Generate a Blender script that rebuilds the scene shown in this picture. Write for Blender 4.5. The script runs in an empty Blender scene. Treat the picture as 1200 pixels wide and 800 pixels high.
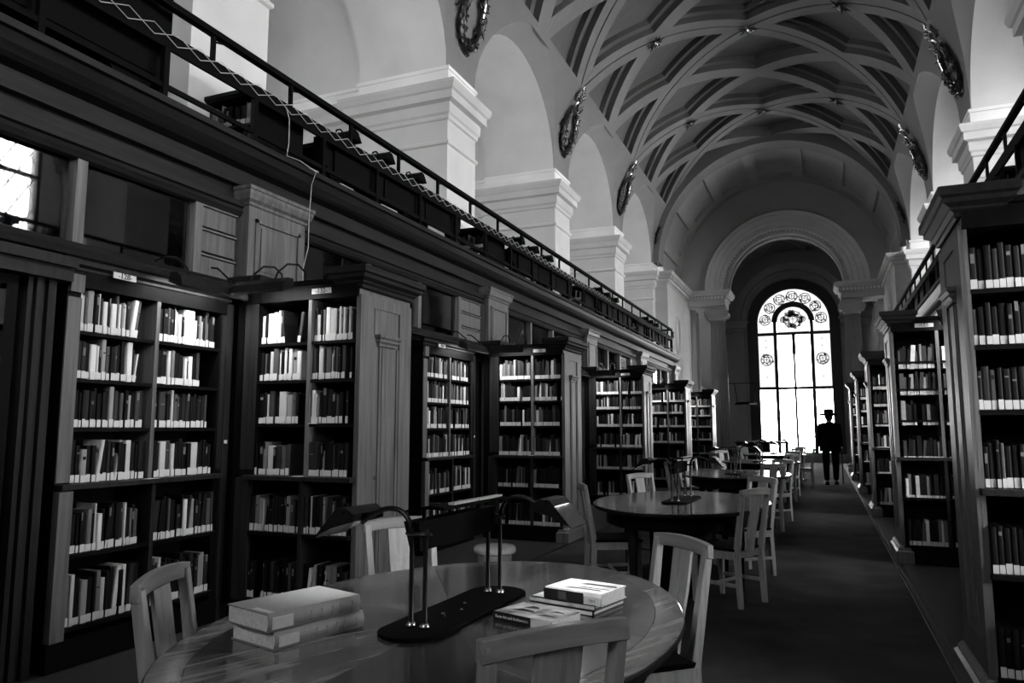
import bpy, bmesh, math, random
from mathutils import Vector, Matrix, noise
random.seed(7)
PI = math.pi
S = bpy.context.scene
COL = S.collection

# ---------------------------------------------------------------- camera, world, exposure
cam_d = bpy.data.cameras.new('camera'); cam = bpy.data.objects.new('camera', cam_d); COL.objects.link(cam)
cam_d.sensor_width = 36.0; cam_d.lens = 870 / 1200 * 36.0
cam_d.clip_start = 0.05; cam_d.clip_end = 300
cam.location = (0, 0, 1.4)
cam.rotation_euler = (math.radians(90 + 6.7), 0, math.radians(22.65))
S.camera = cam
S.view_settings.view_transform = 'Standard'; S.view_settings.look = 'None'
S.view_settings.exposure = 0.0; S.view_settings.gamma = 1.0
S.view_settings.use_curve_mapping = False
SKY_BASE, SKY_GLOW = 24.0, 18.0
w = bpy.data.worlds.new('overcast sky'); S.world = w; w.use_nodes = True
wn = w.node_tree.nodes; wl = w.node_tree.links
wbg = wn['Background']; wbg.inputs['Color'].default_value = (1, 1, 1, 1); wbg.inputs['Strength'].default_value = 1.0
SUN_DIR = Vector((.80, -.60, .33)).normalized()      # towards the sun, low behind haze on the right
wt = wn.new('ShaderNodeTexCoord')
wd = wn.new('ShaderNodeVectorMath'); wd.operation = 'DOT_PRODUCT'; wd.inputs[1].default_value = SUN_DIR
wl.new(wt.outputs['Generated'], wd.inputs[0])
wm1 = wn.new('ShaderNodeMath'); wm1.operation = 'MAXIMUM'; wm1.inputs[1].default_value = 0.0; wl.new(wd.outputs['Value'], wm1.inputs[0])
wm2 = wn.new('ShaderNodeMath'); wm2.operation = 'POWER'; wm2.inputs[1].default_value = 3.0; wl.new(wm1.outputs[0], wm2.inputs[0])
wm3 = wn.new('ShaderNodeMath'); wm3.operation = 'MULTIPLY_ADD'; wm3.inputs[1].default_value = SKY_GLOW; wm3.inputs[2].default_value = SKY_BASE; wl.new(wm2.outputs[0], wm3.inputs[0])
wsx = wn.new('ShaderNodeSeparateXYZ'); wl.new(wt.outputs['Generated'], wsx.inputs[0])
wmr = wn.new('ShaderNodeMapRange'); wmr.inputs['From Min'].default_value = -.03; wmr.inputs['From Max'].default_value = .01   # ground below the horizon
wmr.inputs['To Min'].default_value = .85; wmr.inputs['To Max'].default_value = 1.0; wl.new(wsx.outputs['Z'], wmr.inputs['Value'])
wm4 = wn.new('ShaderNodeMath'); wm4.operation = 'MULTIPLY'; wl.new(wm3.outputs[0], wm4.inputs[0]); wl.new(wmr.outputs[0], wm4.inputs[1])
wl.new(wm4.outputs[0], wbg.inputs['Strength'])
try:
    S.cycles.use_denoising = True
    S.cycles.max_bounces = 8; S.cycles.diffuse_bounces = 5; S.cycles.glossy_bounces = 4
    S.cycles.transparent_max_bounces = 12; S.cycles.sample_clamp_indirect = 6.0
    S.cycles.caustics_reflective = False; S.cycles.caustics_refractive = False
except Exception:
    pass

sun_d = bpy.data.lights.new('low_hazy_sun', 'SUN'); sun_d.energy = 3.0; sun_d.angle = math.radians(9)
sun = bpy.data.objects.new('low_hazy_sun', sun_d); COL.objects.link(sun)
sun.rotation_euler = (-SUN_DIR).to_track_quat('-Z', 'Y').to_euler()
CX = -1.14                      # centre line of the nave
P = 4.53                        # bay pitch
def YK(k): return 4.77 + P * k  # centre of pier / end bookcase k
RV = 3.55; CZ = 6.55            # nave vault radius and spring height

def ALC(k):                     # the low windows between the right-hand bookcases
    return (YK(k+1)-1.55, YK(k+1)-.42)
def area_portal(name, loc, rot, sx, sy):
    d = bpy.data.lights.new(name, 'AREA'); d.shape = 'RECTANGLE'; d.size = sx; d.size_y = sy
    d.cycles.is_portal = True
    o = bpy.data.objects.new(name, d); COL.objects.link(o); o.location = loc; o.rotation_euler = rot
    return o
area_portal('added_back_window_daylight', (-1.14, -5.0, 5.5), (PI/2, 0, 0), 2.6, 3.4)  # sky portal for the unseen window added behind the camera
area_portal('window_daylight', (-1.03, 33.9, 3.9), (-PI/2, 0, 0), 3.0, 7.2)
for k in range(-2, 4):
    yc = YK(k) + P / 2
    for s in (-1, 1):
        area_portal('gallery_daylight', (CX + s*(7.35 if s < 0 else 5.25), yc, 5.75), (0, s*PI/2, 0), 2.9, 2.6)
    if k >= -1:
        a_, b_ = ALC(k); area_portal('alcove_daylight', (CX + 3.25, (a_+b_)/2, 1.92), (0, PI/2, 0), 1.85, b_-a_)

# ---------------------------------------------------------------- materials
MATS = {}
def nt(name):
    m = bpy.data.materials.new(name); m.use_nodes = True
    n = m.node_tree.nodes; l = m.node_tree.links
    return m, n, l, n['Principled BSDF']
def plain(name, v, rough=.6, metal=0, spec=.5, bump=0, bscale=200, var=0.0, vscale=3.0):
    if name in MATS: return MATS[name]
    m, n, l, b = nt(name)
    b.inputs['Base Color'].default_value = (v, v, v, 1)
    b.inputs['Roughness'].default_value = rough; b.inputs['Metallic'].default_value = metal
    b.inputs['Specular IOR Level'].default_value = spec
    tc = n.new('ShaderNodeTexCoord')
    nz = n.new('ShaderNodeTexNoise'); nz.inputs['Scale'].default_value = vscale; nz.inputs['Detail'].default_value = 5
    l.new(tc.outputs['Object'], nz.inputs['Vector'])
    mr = n.new('ShaderNodeMapRange'); mr.inputs['From Min'].default_value = .3; mr.inputs['From Max'].default_value = .7
    mr.inputs['To Min'].default_value = v*(1-max(var, .04)); mr.inputs['To Max'].default_value = v*(1+max(var, .04))
    spec = min(spec, .5)
    l.new(nz.outputs['Fac'], mr.inputs['Value']); l.new(mr.outputs['Result'], b.inputs['Base Color'])
    if bump:
        n2 = n.new('ShaderNodeTexNoise'); n2.inputs['Scale'].default_value = bscale; n2.inputs['Detail'].default_value = 4
        l.new(tc.outputs['Object'], n2.inputs['Vector'])
        bp = n.new('ShaderNodeBump'); bp.inputs['Strength'].default_value = bump; bp.inputs['Distance'].default_value = .01
        l.new(n2.outputs['Fac'], bp.inputs['Height']); l.new(bp.outputs['Normal'], b.inputs['Normal'])
    MATS[name] = m; return m
def wood(name, v0, v1, rough=.35, axis='Z', sc=1.0, coat=0.0, spec=.5):
    """stretched-noise grain running along the given object axis"""
    if name in MATS: return MATS[name]
    m, n, l, b = nt(name)
    tc = n.new('ShaderNodeTexCoord'); mp = n.new('ShaderNodeMapping')
    st = {'X': (1.2, 26, 26), 'Y': (26, 1.2, 26), 'Z': (26, 26, 1.2)}[axis]
    mp.inputs['Scale'].default_value = [c*sc for c in st]
    l.new(tc.outputs['Object'], mp.inputs['Vector'])
    nz = n.new('ShaderNodeTexNoise'); nz.inputs['Scale'].default_value = 1.0; nz.inputs['Detail'].default_value = 6
    nz.inputs['Roughness'].default_value = .6; nz.inputs['Distortion'].default_value = .6
    l.new(mp.outputs['Vector'], nz.inputs['Vector'])
    cr = n.new('ShaderNodeValToRGB'); e = cr.color_ramp.elements
    e[0].position = .3; e[0].color = (v0, v0, v0, 1); e[1].position = .72; e[1].color = (v1, v1, v1, 1)
    l.new(nz.outputs['Fac'], cr.inputs['Fac']); l.new(cr.outputs['Color'], b.inputs['Base Color'])
    b.inputs['Roughness'].default_value = rough; b.inputs['Specular IOR Level'].default_value = spec
    if coat: b.inputs['Coat Weight'].default_value = coat; b.inputs['Coat Roughness'].default_value = .08
    bp = n.new('ShaderNodeBump'); bp.inputs['Strength'].default_value = .12; bp.inputs['Distance'].default_value = .004
    l.new(nz.outputs['Fac'], bp.inputs['Height']); l.new(bp.outputs['Normal'], b.inputs['Normal'])
    MATS[name] = m; return m
def emit(name, v, s):
    m, n, l, b = nt(name)
    b.inputs['Base Color'].default_value = (v, v, v, 1)
    b.inputs['Emission Color'].default_value = (1, 1, 1, 1); b.inputs['Emission Strength'].default_value = s
    return m
def glassy(name, tint, ior=1.5, refl=1.0):
    m, n, l, b = nt(name); n.remove(b)
    out = n['Material Output']
    tr = n.new('ShaderNodeBsdfTransparent'); tr.inputs['Color'].default_value = (tint, tint, tint, 1)
    gl = n.new('ShaderNodeBsdfGlossy'); gl.inputs['Roughness'].default_value = .02
    gl.inputs['Color'].default_value = (refl, refl, refl, 1)
    fr = n.new('ShaderNodeFresnel'); fr.inputs['IOR'].default_value = ior
    mx = n.new('ShaderNodeMixShader')
    l.new(fr.outputs['Fac'], mx.inputs['Fac']); l.new(tr.outputs['BSDF'], mx.inputs[1]); l.new(gl.outputs['BSDF'], mx.inputs[2])
    l.new(mx.outputs['Shader'], out.inputs['Surface'])
    return m
def ashlar(name, v, rough=.85):
    """plastered stone with faint block joints"""
    m, n, l, b = nt(name)
    tc = n.new('ShaderNodeTexCoord')
    nz = n.new('ShaderNodeTexNoise'); nz.inputs['Scale'].default_value = 1.3; nz.inputs['Detail'].default_value = 8
    l.new(tc.outputs['Object'], nz.inputs['Vector'])
    mr = n.new('ShaderNodeMapRange'); mr.inputs['From Min'].default_value = .3; mr.inputs['From Max'].default_value = .7
    mr.inputs['To Min'].default_value = v*.9; mr.inputs['To Max'].default_value = v*1.06
    l.new(nz.outputs['Fac'], mr.inputs['Value']); l.new(mr.outputs['Result'], b.inputs['Base Color'])
    n2 = n.new('ShaderNodeTexNoise'); n2.inputs['Scale'].default_value = 60; n2.inputs['Detail'].default_value = 3
    l.new(tc.outputs['Object'], n2.inputs['Vector'])
    bp = n.new('ShaderNodeBump'); bp.inputs['Strength'].default_value = .25; bp.inputs['Distance'].default_value = .004
    l.new(n2.outputs['Fac'], bp.inputs['Height']); l.new(bp.outputs['Normal'], b.inputs['Normal'])
    b.inputs['Roughness'].default_value = rough; b.inputs['Specular IOR Level'].default_value = .2
    MATS[name] = m; return m

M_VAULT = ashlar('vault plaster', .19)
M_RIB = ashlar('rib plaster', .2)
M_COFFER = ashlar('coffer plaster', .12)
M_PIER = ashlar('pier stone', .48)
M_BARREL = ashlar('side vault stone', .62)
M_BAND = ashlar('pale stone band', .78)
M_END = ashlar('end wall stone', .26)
M_CASE = wood('dark oak', .001, .004, .5, spec=.05)
M_CASEH = wood('dark oak across', .0012, .005, .5, 'X', spec=.05)
M_CASEY = wood('dark oak lengthwise', .0015, .006, .5, 'Y', spec=.06)
M_OAK = wood('mid oak', .005, .018, .45, spec=.12)
M_OAKY = wood('mid oak lengthwise', .005, .015, .45, 'Y', spec=.1)
M_PALE = wood('paler oak', .045, .12, .4, spec=.2)
M_CHAIR = wood('chair oak', .2, .36, .35, spec=.3)
M_CHAIRX = wood('chair oak across', .16, .32, .35, 'X', spec=.3)
M_CARPET = plain('carpet', .04, .95, spec=.03, bump=.6, bscale=260, var=.35, vscale=2.2)
M_BOARD = wood('floor boards', .02, .045, .3, 'Y')
M_IRON_OR_BACKLIT = plain('black iron', .0015, .6, spec=.04)  # iron, and gallery desks blackened to read as backlit
M_METAL = plain('lamp bronze', .02, .25, metal=.6)
M_CHROME = plain('bright metal', .6, .2, metal=1)
M_LEAD = plain('window lead', .02, .6)
M_WHITE = plain('paper label', .42, .85, spec=.2, var=.08, vscale=60)
M_PAGE = plain('page edges', .6, .8, bump=.4, bscale=400, var=.15, vscale=90)
M_BLACK = plain('black ink', .01, .5)
M_GLASS = glassy('clear window glass', .97)
M_GLASSL = glassy('dimmed leaded glass', .66)  # tint added to hold back the daylight through these panes
M_PANE = glassy('screen pane glass', .85, 1.6)
M_STAINP = glassy('grey tinted glass', .55)
M_STAINB = glassy('obscured pale glass', .22)
M_STAINS = glassy('obscured pale glass single', .05)
M_STAIND = glassy('dark tinted glass', .25)
TONES = [.001, .002, .005, .013, .028, .055, .11, .20, .36, .5]
M_BOOK = [plain('book cloth %d' % i, t, .6, spec=.12, var=.12, vscale=25) for i, t in enumerate(TONES)]

# ---------------------------------------------------------------- mesh builder
class MB:
    def __init__(s, f=None): s.v = []; s.f = []; s.mi = []; s.m = 0; s.T = f
    def pt(s, p):
        s.v.append(tuple(s.T(p)) if s.T else tuple(p)); return len(s.v) - 1
    def face(s, *i): s.f.append(tuple(i)); s.mi.append(s.m)
    def box(s, x0, x1, y0, y1, z0, z1):
        return s.frus(x0, x1, y0, y1, z0, x0, x1, y0, y1, z1)
    def frus(s, x0, x1, y0, y1, z0, X0, X1, Y0, Y1, z1):
        a = [s.pt(p) for p in ((x0,y0,z0),(x1,y0,z0),(x1,y1,z0),(x0,y1,z0),(X0,Y0,z1),(X1,Y0,z1),(X1,Y1,z1),(X0,Y1,z1))]
        for q in ((0,3,2,1),(4,5,6,7),(0,1,5,4),(1,2,6,5),(2,3,7,6),(3,0,4,7)): s.face(*[a[i] for i in q])
        return s
    def grid(s, rows, closed=False):
        ids = [[s.pt(p) for p in r] for r in rows]
        for a, b in zip(ids, ids[1:]):
            n = len(a)
            for j in range(n if closed else n-1): s.face(a[j], a[(j+1) % n], b[(j+1) % n], b[j])
        return ids
    def rings(s, x0, x1, y0, y1, prof):
        """skin of rectangles: prof is (offset, z) from bottom to top"""
        rows = [[(x0-o, y0-o, z), (x1+o, y0-o, z), (x1+o, y1+o, z), (x0-o, y1+o, z)] for o, z in prof]
        ids = s.grid(rows, True); s.face(*ids[0][::-1]); s.face(*ids[-1]); return s
    def prism(s, poly, axis, a, b):
        def q(u, v, t): return {'X': (t, u, v), 'Y': (u, t, v), 'Z': (u, v, t)}[axis]
        A = [s.pt(q(u, v, a)) for u, v in poly]; B = [s.pt(q(u, v, b)) for u, v in poly]
        n = len(poly)
        for i in range(n): s.face(A[i], A[(i+1) % n], B[(i+1) % n], B[i])
        s.face(*A[::-1]); s.face(*B); return s
    def tube(s, pts, r, n=8, cap=True):
        pts = [Vector(p) for p in pts]; rows = []
        rr = r if isinstance(r, (list, tuple)) else [r]*len(pts)
        up = None
        for i, p in enumerate(pts):
            d = (pts[min(i+1, len(pts)-1)] - pts[max(i-1, 0)]).normalized()
            if up is None:
                up = Vector((0, 0, 1)) if abs(d.z) < .9 else Vector((1, 0, 0))
            a = d.cross(up).normalized(); b = a.cross(d).normalized(); up = b
            rows.append([p + (a*math.cos(2*PI*k/n) + b*math.sin(2*PI*k/n))*rr[i] for k in range(n)])
        ids = s.grid(rows, True)
        if cap: s.face(*ids[0]); s.face(*ids[-1][::-1])
        return s
    def lathe(s, prof, cx=0, cy=0, n=24, ex=1, ey=1):
        rows = [[(cx + r*ex*math.cos(2*PI*k/n), cy + r*ey*math.sin(2*PI*k/n), z) for k in range(n)] for r, z in prof]
        ids = s.grid(rows, True); s.face(*ids[0][::-1]); s.face(*ids[-1]); return s
    def mesh(s, name, mats, smooth=False, recalc=True):
        me = bpy.data.meshes.new(name); me.from_pydata(s.v, [], s.f)
        for m in (mats if isinstance(mats, (list, tuple)) else [mats]): me.materials.append(m)
        if len(me.materials) > 1:
            me.polygons.foreach_set('material_index', s.mi)
        if recalc:
            bm = bmesh.new(); bm.from_mesh(me); bmesh.ops.recalc_face_normals(bm, faces=bm.faces); bm.to_mesh(me); bm.free()
        if smooth:
            me.polygons.foreach_set('use_smooth', [True]*len(me.polygons))
        me.update(); return me
    def build(s, name, mats, parent=None, smooth=False, loc=None, recalc=True):
        o = bpy.data.objects.new(name, s.mesh(name, mats, smooth, recalc)); COL.objects.link(o)
        if parent: o.parent = parent
        if loc: o.location = loc
        return o
def smooth_by_angle(o, ang=40):
    me = o.data
    me.polygons.foreach_set('use_smooth', [True]*len(me.polygons))
    bm = bmesh.new(); bm.from_mesh(me)
    for e in bm.edges:
        e.smooth = not (len(e.link_faces) == 2 and e.calc_face_angle(0) > math.radians(ang))
    bm.to_mesh(me); bm.free()
def bevel(o, wdt=.004, seg=2):
    bm = bmesh.new(); bm.from_mesh(o.data)
    bmesh.ops.bevel(bm, geom=bm.edges[:], offset=wdt, segments=seg, affect='EDGES', profile=.6, clamp_overlap=True)
    bm.to_mesh(o.data); bm.free(); return o
def inst(name, mesh, parent=None, loc=(0,0,0), rot=(0,0,0), scale=(1,1,1), mat=None):
    o = bpy.data.objects.new(name, mesh); COL.objects.link(o); o.location = loc; o.rotation_euler = rot; o.scale = scale
    if parent: o.parent = parent
    if mat: o.material_slots[0].link = 'OBJECT'; o.material_slots[0].material = mat
    return o
def tag(o, label=None, cat=None, group=None, kind=None):
    if label: o['label'] = label
    if cat: o['category'] = cat
    if group: o['group'] = group
    if kind: o['kind'] = kind
    return o
def thing(name, label, cat, loc=(0,0,0), rz=0, group=None):
    o = bpy.data.objects.new(name, None); COL.objects.link(o); o.location = loc; o.rotation_euler = (0, 0, rz)
    o.empty_display_size = .1
    return tag(o, label, cat, group)
def struct(o): o['kind'] = 'structure'; return o
def copy_tree(o, parent=None):
    c = o.copy(); COL.objects.link(c)
    if parent: c.parent = parent
    for ch in list(o.children): copy_tree(ch, c)
    return c
def lettering(txt, size, name, mat, parent, loc, rot, ext=.001, align='CENTER', sx=1):
    cu = bpy.data.curves.new(name, 'FONT'); cu.body = txt; cu.size = size; cu.extrude = ext; cu.align_x = align; cu.align_y = 'CENTER'
    t = bpy.data.objects.new(name, cu)
    me = bpy.data.meshes.new_from_object(t); bpy.data.objects.remove(t); bpy.data.curves.remove(cu)
    me.materials.clear(); me.materials.append(mat)
    o = bpy.data.objects.new(name, me); COL.objects.link(o); o.parent = parent; o.location = loc; o.rotation_euler = rot
    o.scale = (sx, 1, 1)
    return o
ORD = ['first','second','third','fourth','fifth','sixth','seventh','eighth','ninth','tenth','eleventh','twelfth','thirteenth',
       'fourteenth','fifteenth','sixteenth','seventeenth','eighteenth','nineteenth','twentieth','twenty-first','twenty-second',
       'twenty-third','twenty-fourth','twenty-fifth','twenty-sixth','twenty-seventh','twenty-eighth']
def D(side):                    # mirrored coordinate: first number is the distance from the centre line
    return lambda p: (CX + side*p[0], p[1], p[2])
SIDE = {-1: 'left', 1: 'right'}

# ================================================================ STRUCTURE
YB, YE = -4.3, 22.9             # nave
# floor
f = struct(MB().box(-9, 7, -5, 35.5, -.3, -.02).build('floor', M_BOARD))
MB().box(-2.93, .62, -4.2, 33.2, -.02, .0).build('carpet', M_CARPET, f)
for x in (-2.97, .64):
    MB().box(x, x+.04, -4.2, 33.0, -.02, .003).build('carpet_strip', M_OAKY, f)
for s in (-1, 1):
    a, b = sorted((CX + s*1.83, CX + s*3.4))
    MB().box(a, b, -4.2, 23.6, -.02, -.004).build('alcove_floor', M_BOARD, f)

# back wall, with an unseen window added to give frontal light
BW = (CX-1.3, CX+1.3, 3.8, 7.2)
wbm = MB(); wbm.box(-9, BW[0], -4.9, -4.55, 0, 12); wbm.box(BW[1], 7, -4.9, -4.55, 0, 12); wbm.box(BW[0], BW[1], -4.9, -4.55, 0, BW[2]); wbm.box(BW[0], BW[1], -4.9, -4.55, BW[3], 12)
wb = struct(wbm.build('wall_back', M_PIER))
MB().box(BW[0], BW[1], -4.75, -4.74, BW[2], BW[3]).build('window_pane', M_GLASSL, wb)
wbm = MB()
for i in range(4): wbm.box(BW[0]+i*.8667-.05, BW[0]+i*.8667+.05, -4.8, -4.7, BW[2], BW[3])
for z in (BW[2], 5.5, BW[3]-.08): wbm.box(BW[0], BW[1], -4.8, -4.7, z, z+.08)
wbm.build('window_frame', M_LEAD, wb)

def ysamp(k, n=20):             # y samples across a bay opening
    yc = YK(k) + P/2; r = P/2 - .45
    return [(yc - r*math.cos(PI*i/n), math.sin(PI*i/n)) for i in range(n+1)]
BAYS = range(-2, 4)
ceil = MB(); splay = MB()
for s in (-1, 1):
    T = D(s)
    ceil.T = T
    for k in BAYS:
        # nave surface above the arch
        rows = []
        for y, sn in ysamp(k):
            z0 = 6.5 + 1.78*sn
            a0 = math.asin(max(-1, min(1, (z0-CZ)/RV))); a1 = math.radians(30)
            rows.append([(RV*math.cos(a0+(a1-a0)*j/8), y, CZ+RV*math.sin(a0+(a1-a0)*j/8)) for j in range(9)])
        ceil.grid(rows)
        # splay between wall arch and vault
        rows = []; splay.T = T
        for y, sn in ysamp(k):
            zi = 6.5 + 1.62*sn; zo = 6.5 + 1.78*sn
            xo = RV*math.cos(math.asin(max(-1, min(1, (zo-CZ)/RV))))
            xi = 3.56
            rows.append([(xi+(xo-xi)*t, y, zi+(zo-zi)*(t**.8)) for t in (0, .25, .5, .75, 1)])
        splay.grid(rows)
    for k in range(-2, 5):      # above the piers
        y0, y1 = YK(k)-.45, YK(k)+.45
        rows = []
        for y in (y0, YK(k), y1):
            a0 = math.asin((6.5-CZ)/RV); a1 = math.radians(30)
            rows.append([(RV*math.cos(a0+(a1-a0)*j/8), y, CZ+RV*math.sin(a0+(a1-a0)*j/8)) for j in range(9)])
        ceil.grid(rows)
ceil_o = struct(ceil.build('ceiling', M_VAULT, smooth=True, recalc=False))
M_SPLAY = ashlar('shaded soffit stone', .30)  # same stone as the side vaults, darkened for the soffit's shade
splay.build('arch_soffit', M_SPLAY, ceil_o, smooth=True, recalc=False)['kind'] = 'stuff'

# coffers: lattice of diagonal ribs on the vault (domain: y, angle)
A0 = math.radians(28); A4 = math.radians(152); DA = (A4-A0)/4; HY = P/4
def vp(y, a, rad): return (CX - rad*math.cos(a), y, CZ + rad*math.sin(a))
def inset(poly, offs):
    n = len(poly); L = []
    cx = sum(p[0] for p in poly)/n; cy = sum(p[1] for p in poly)/n
    for i in range(n):
        p, q = poly[i], poly[(i+1) % n]; dx, dy = q[0]-p[0], q[1]-p[1]; ln = math.hypot(dx, dy)
        nx, ny = -dy/ln, dx/ln
        if (cx-p[0])*nx + (cy-p[1])*ny < 0: nx, ny = -nx, -ny
        L.append((p[0]+nx*offs[i], p[1]+ny*offs[i], dx/ln, dy/ln))
    out = []
    for i in range(n):
        x1, y1, dx1, dy1 = L[i-1]; x2, y2, dx2, dy2 = L[i]
        den = dx1*dy2 - dy1*dx2
        t = ((x2-x1)*dy2 - (y2-y1)*dx2)/den
        out.append((x1+dx1*t, y1+dy1*t))
    return out
def coffer_mesh(poly, kinds):
    """poly in (y, arc) metres about its centre angle; kinds: 'g' grooved broad rib, 'n' narrow rib, 'e' edge"""
    W = {'g': .27, 'n': .19, 'e': .05}; N = 8
    def loop(offs, rad):
        q = inset(poly, offs); pts = []
        for i in range(len(q)):
            a, b = q[i], q[(i+1) % len(q)]
            for j in range(N): pts.append((a[0]+(b[0]-a[0])*j/N, a[1]+(b[1]-a[1])*j/N, rad))
        return pts
    base = [W[c] for c in kinds]; g = [.022 if c == 'g' else 0 for c in kinds]
    lev = [([0]*len(g), RV+.05), (g, RV+.05), (g, RV), (base, RV), ([b+.01 for b in base], RV+.13),
           ([b+.14 for b in base], RV+.13), ([b+.15 for b in base], RV+.25)]
    m = MB(); rows = []
    for offs, rad in lev: rows.append(loop(offs, rad))
    for a, b, mi in ((0,1,0),(1,2,0),(2,3,0),(3,4,1),(4,5,1),(5,6,1)):
        m.m = mi
        m.grid([[vp(y, s/RV, r) for y, s, r in rows[a]], [vp(y, s/RV, r) for y, s, r in rows[b]]], True)
    m.m = 1
    last = rows[-1]; cy = sum(p[0] for p in last)/len(last); cs = sum(p[1] for p in last)/len(last)
    mid = [((y+cy)/2, (s_+cs)/2, r) for y, s_, r in last]
    m.grid([[vp(*(p[0], p[1]/RV, p[2])) for p in last], [vp(p[0], p[1]/RV, p[2]) for p in mid]], True)
    c = m.pt(vp(cy, cs/RV, RV+.25)); ids = [m.pt(vp(p[0], p[1]/RV, p[2])) for p in mid]
    for i in range(len(ids)): m.face(ids[i], ids[(i+1) % len(ids)], c)
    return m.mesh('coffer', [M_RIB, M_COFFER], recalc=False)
def sA(a): return a*RV
# nodes: grooved ribs run through (A0, pier) ; narrow ribs through (A0, mid-bay)
def ribtype(y, ai, dy):          # edge leaving node (y in quarter pitches from a pier, ai index) going up with dy = +-1
    return 'g' if (y - dy*ai) % 4 == 0 else 'n'
protos = {}
for k in range(-2, 5):
    for q in range(4):           # quarter-bay columns
        for ai in range(0, 5):
            if (q + ai) % 2 == 1: continue   # coffer centres sit at parity-odd positions: centre (q, ai) with q+ai odd means node
            pass
def centre_ok(q, ai): return (q + ai) % 2 == 1
for q in range(0, 4):
    for ai in range(0, 5):
        # lattice nodes have (q+ai) even; coffers are centred on odd positions
        if not centre_ok(q, ai): continue
        top = (q, ai+1); bot = (q, ai-1); lf = (q-1, ai); rt = (q+1, ai)
        def co(n): return (n[0]*HY, sA(A0 + n[1]*DA))
        if 0 < ai < 4:
            poly = [co(bot), co(rt), co(top), co(lf)]
            kinds = [ribtype(q, ai-1, 1), ribtype(q+1, ai, -1), ribtype(q-1, ai, 1), ribtype(q, ai-1, -1)]
        elif ai == 0:
            poly = [co(lf), co(rt), co(top)]
            kinds = ['e', ribtype(q+1, 0, -1), ribtype(q-1, 0, 1)]
        else:
            poly = [co(rt), co(lf), co(bot)]
            kinds = ['e', ribtype(q, ai-1, -1), ribtype(q, ai-1, 1)]
        protos[(q, ai)] = coffer_mesh(poly, kinds)
for k in range(-2, 5):
    for (q, ai), me in protos.items():
        y = YK(k) + q*HY
        if y > 23.2 or y < -4.6: continue
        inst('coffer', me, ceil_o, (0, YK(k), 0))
# plain strips beside the coffers (angles 28-30 overlap closed by edge ribs)

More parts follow.
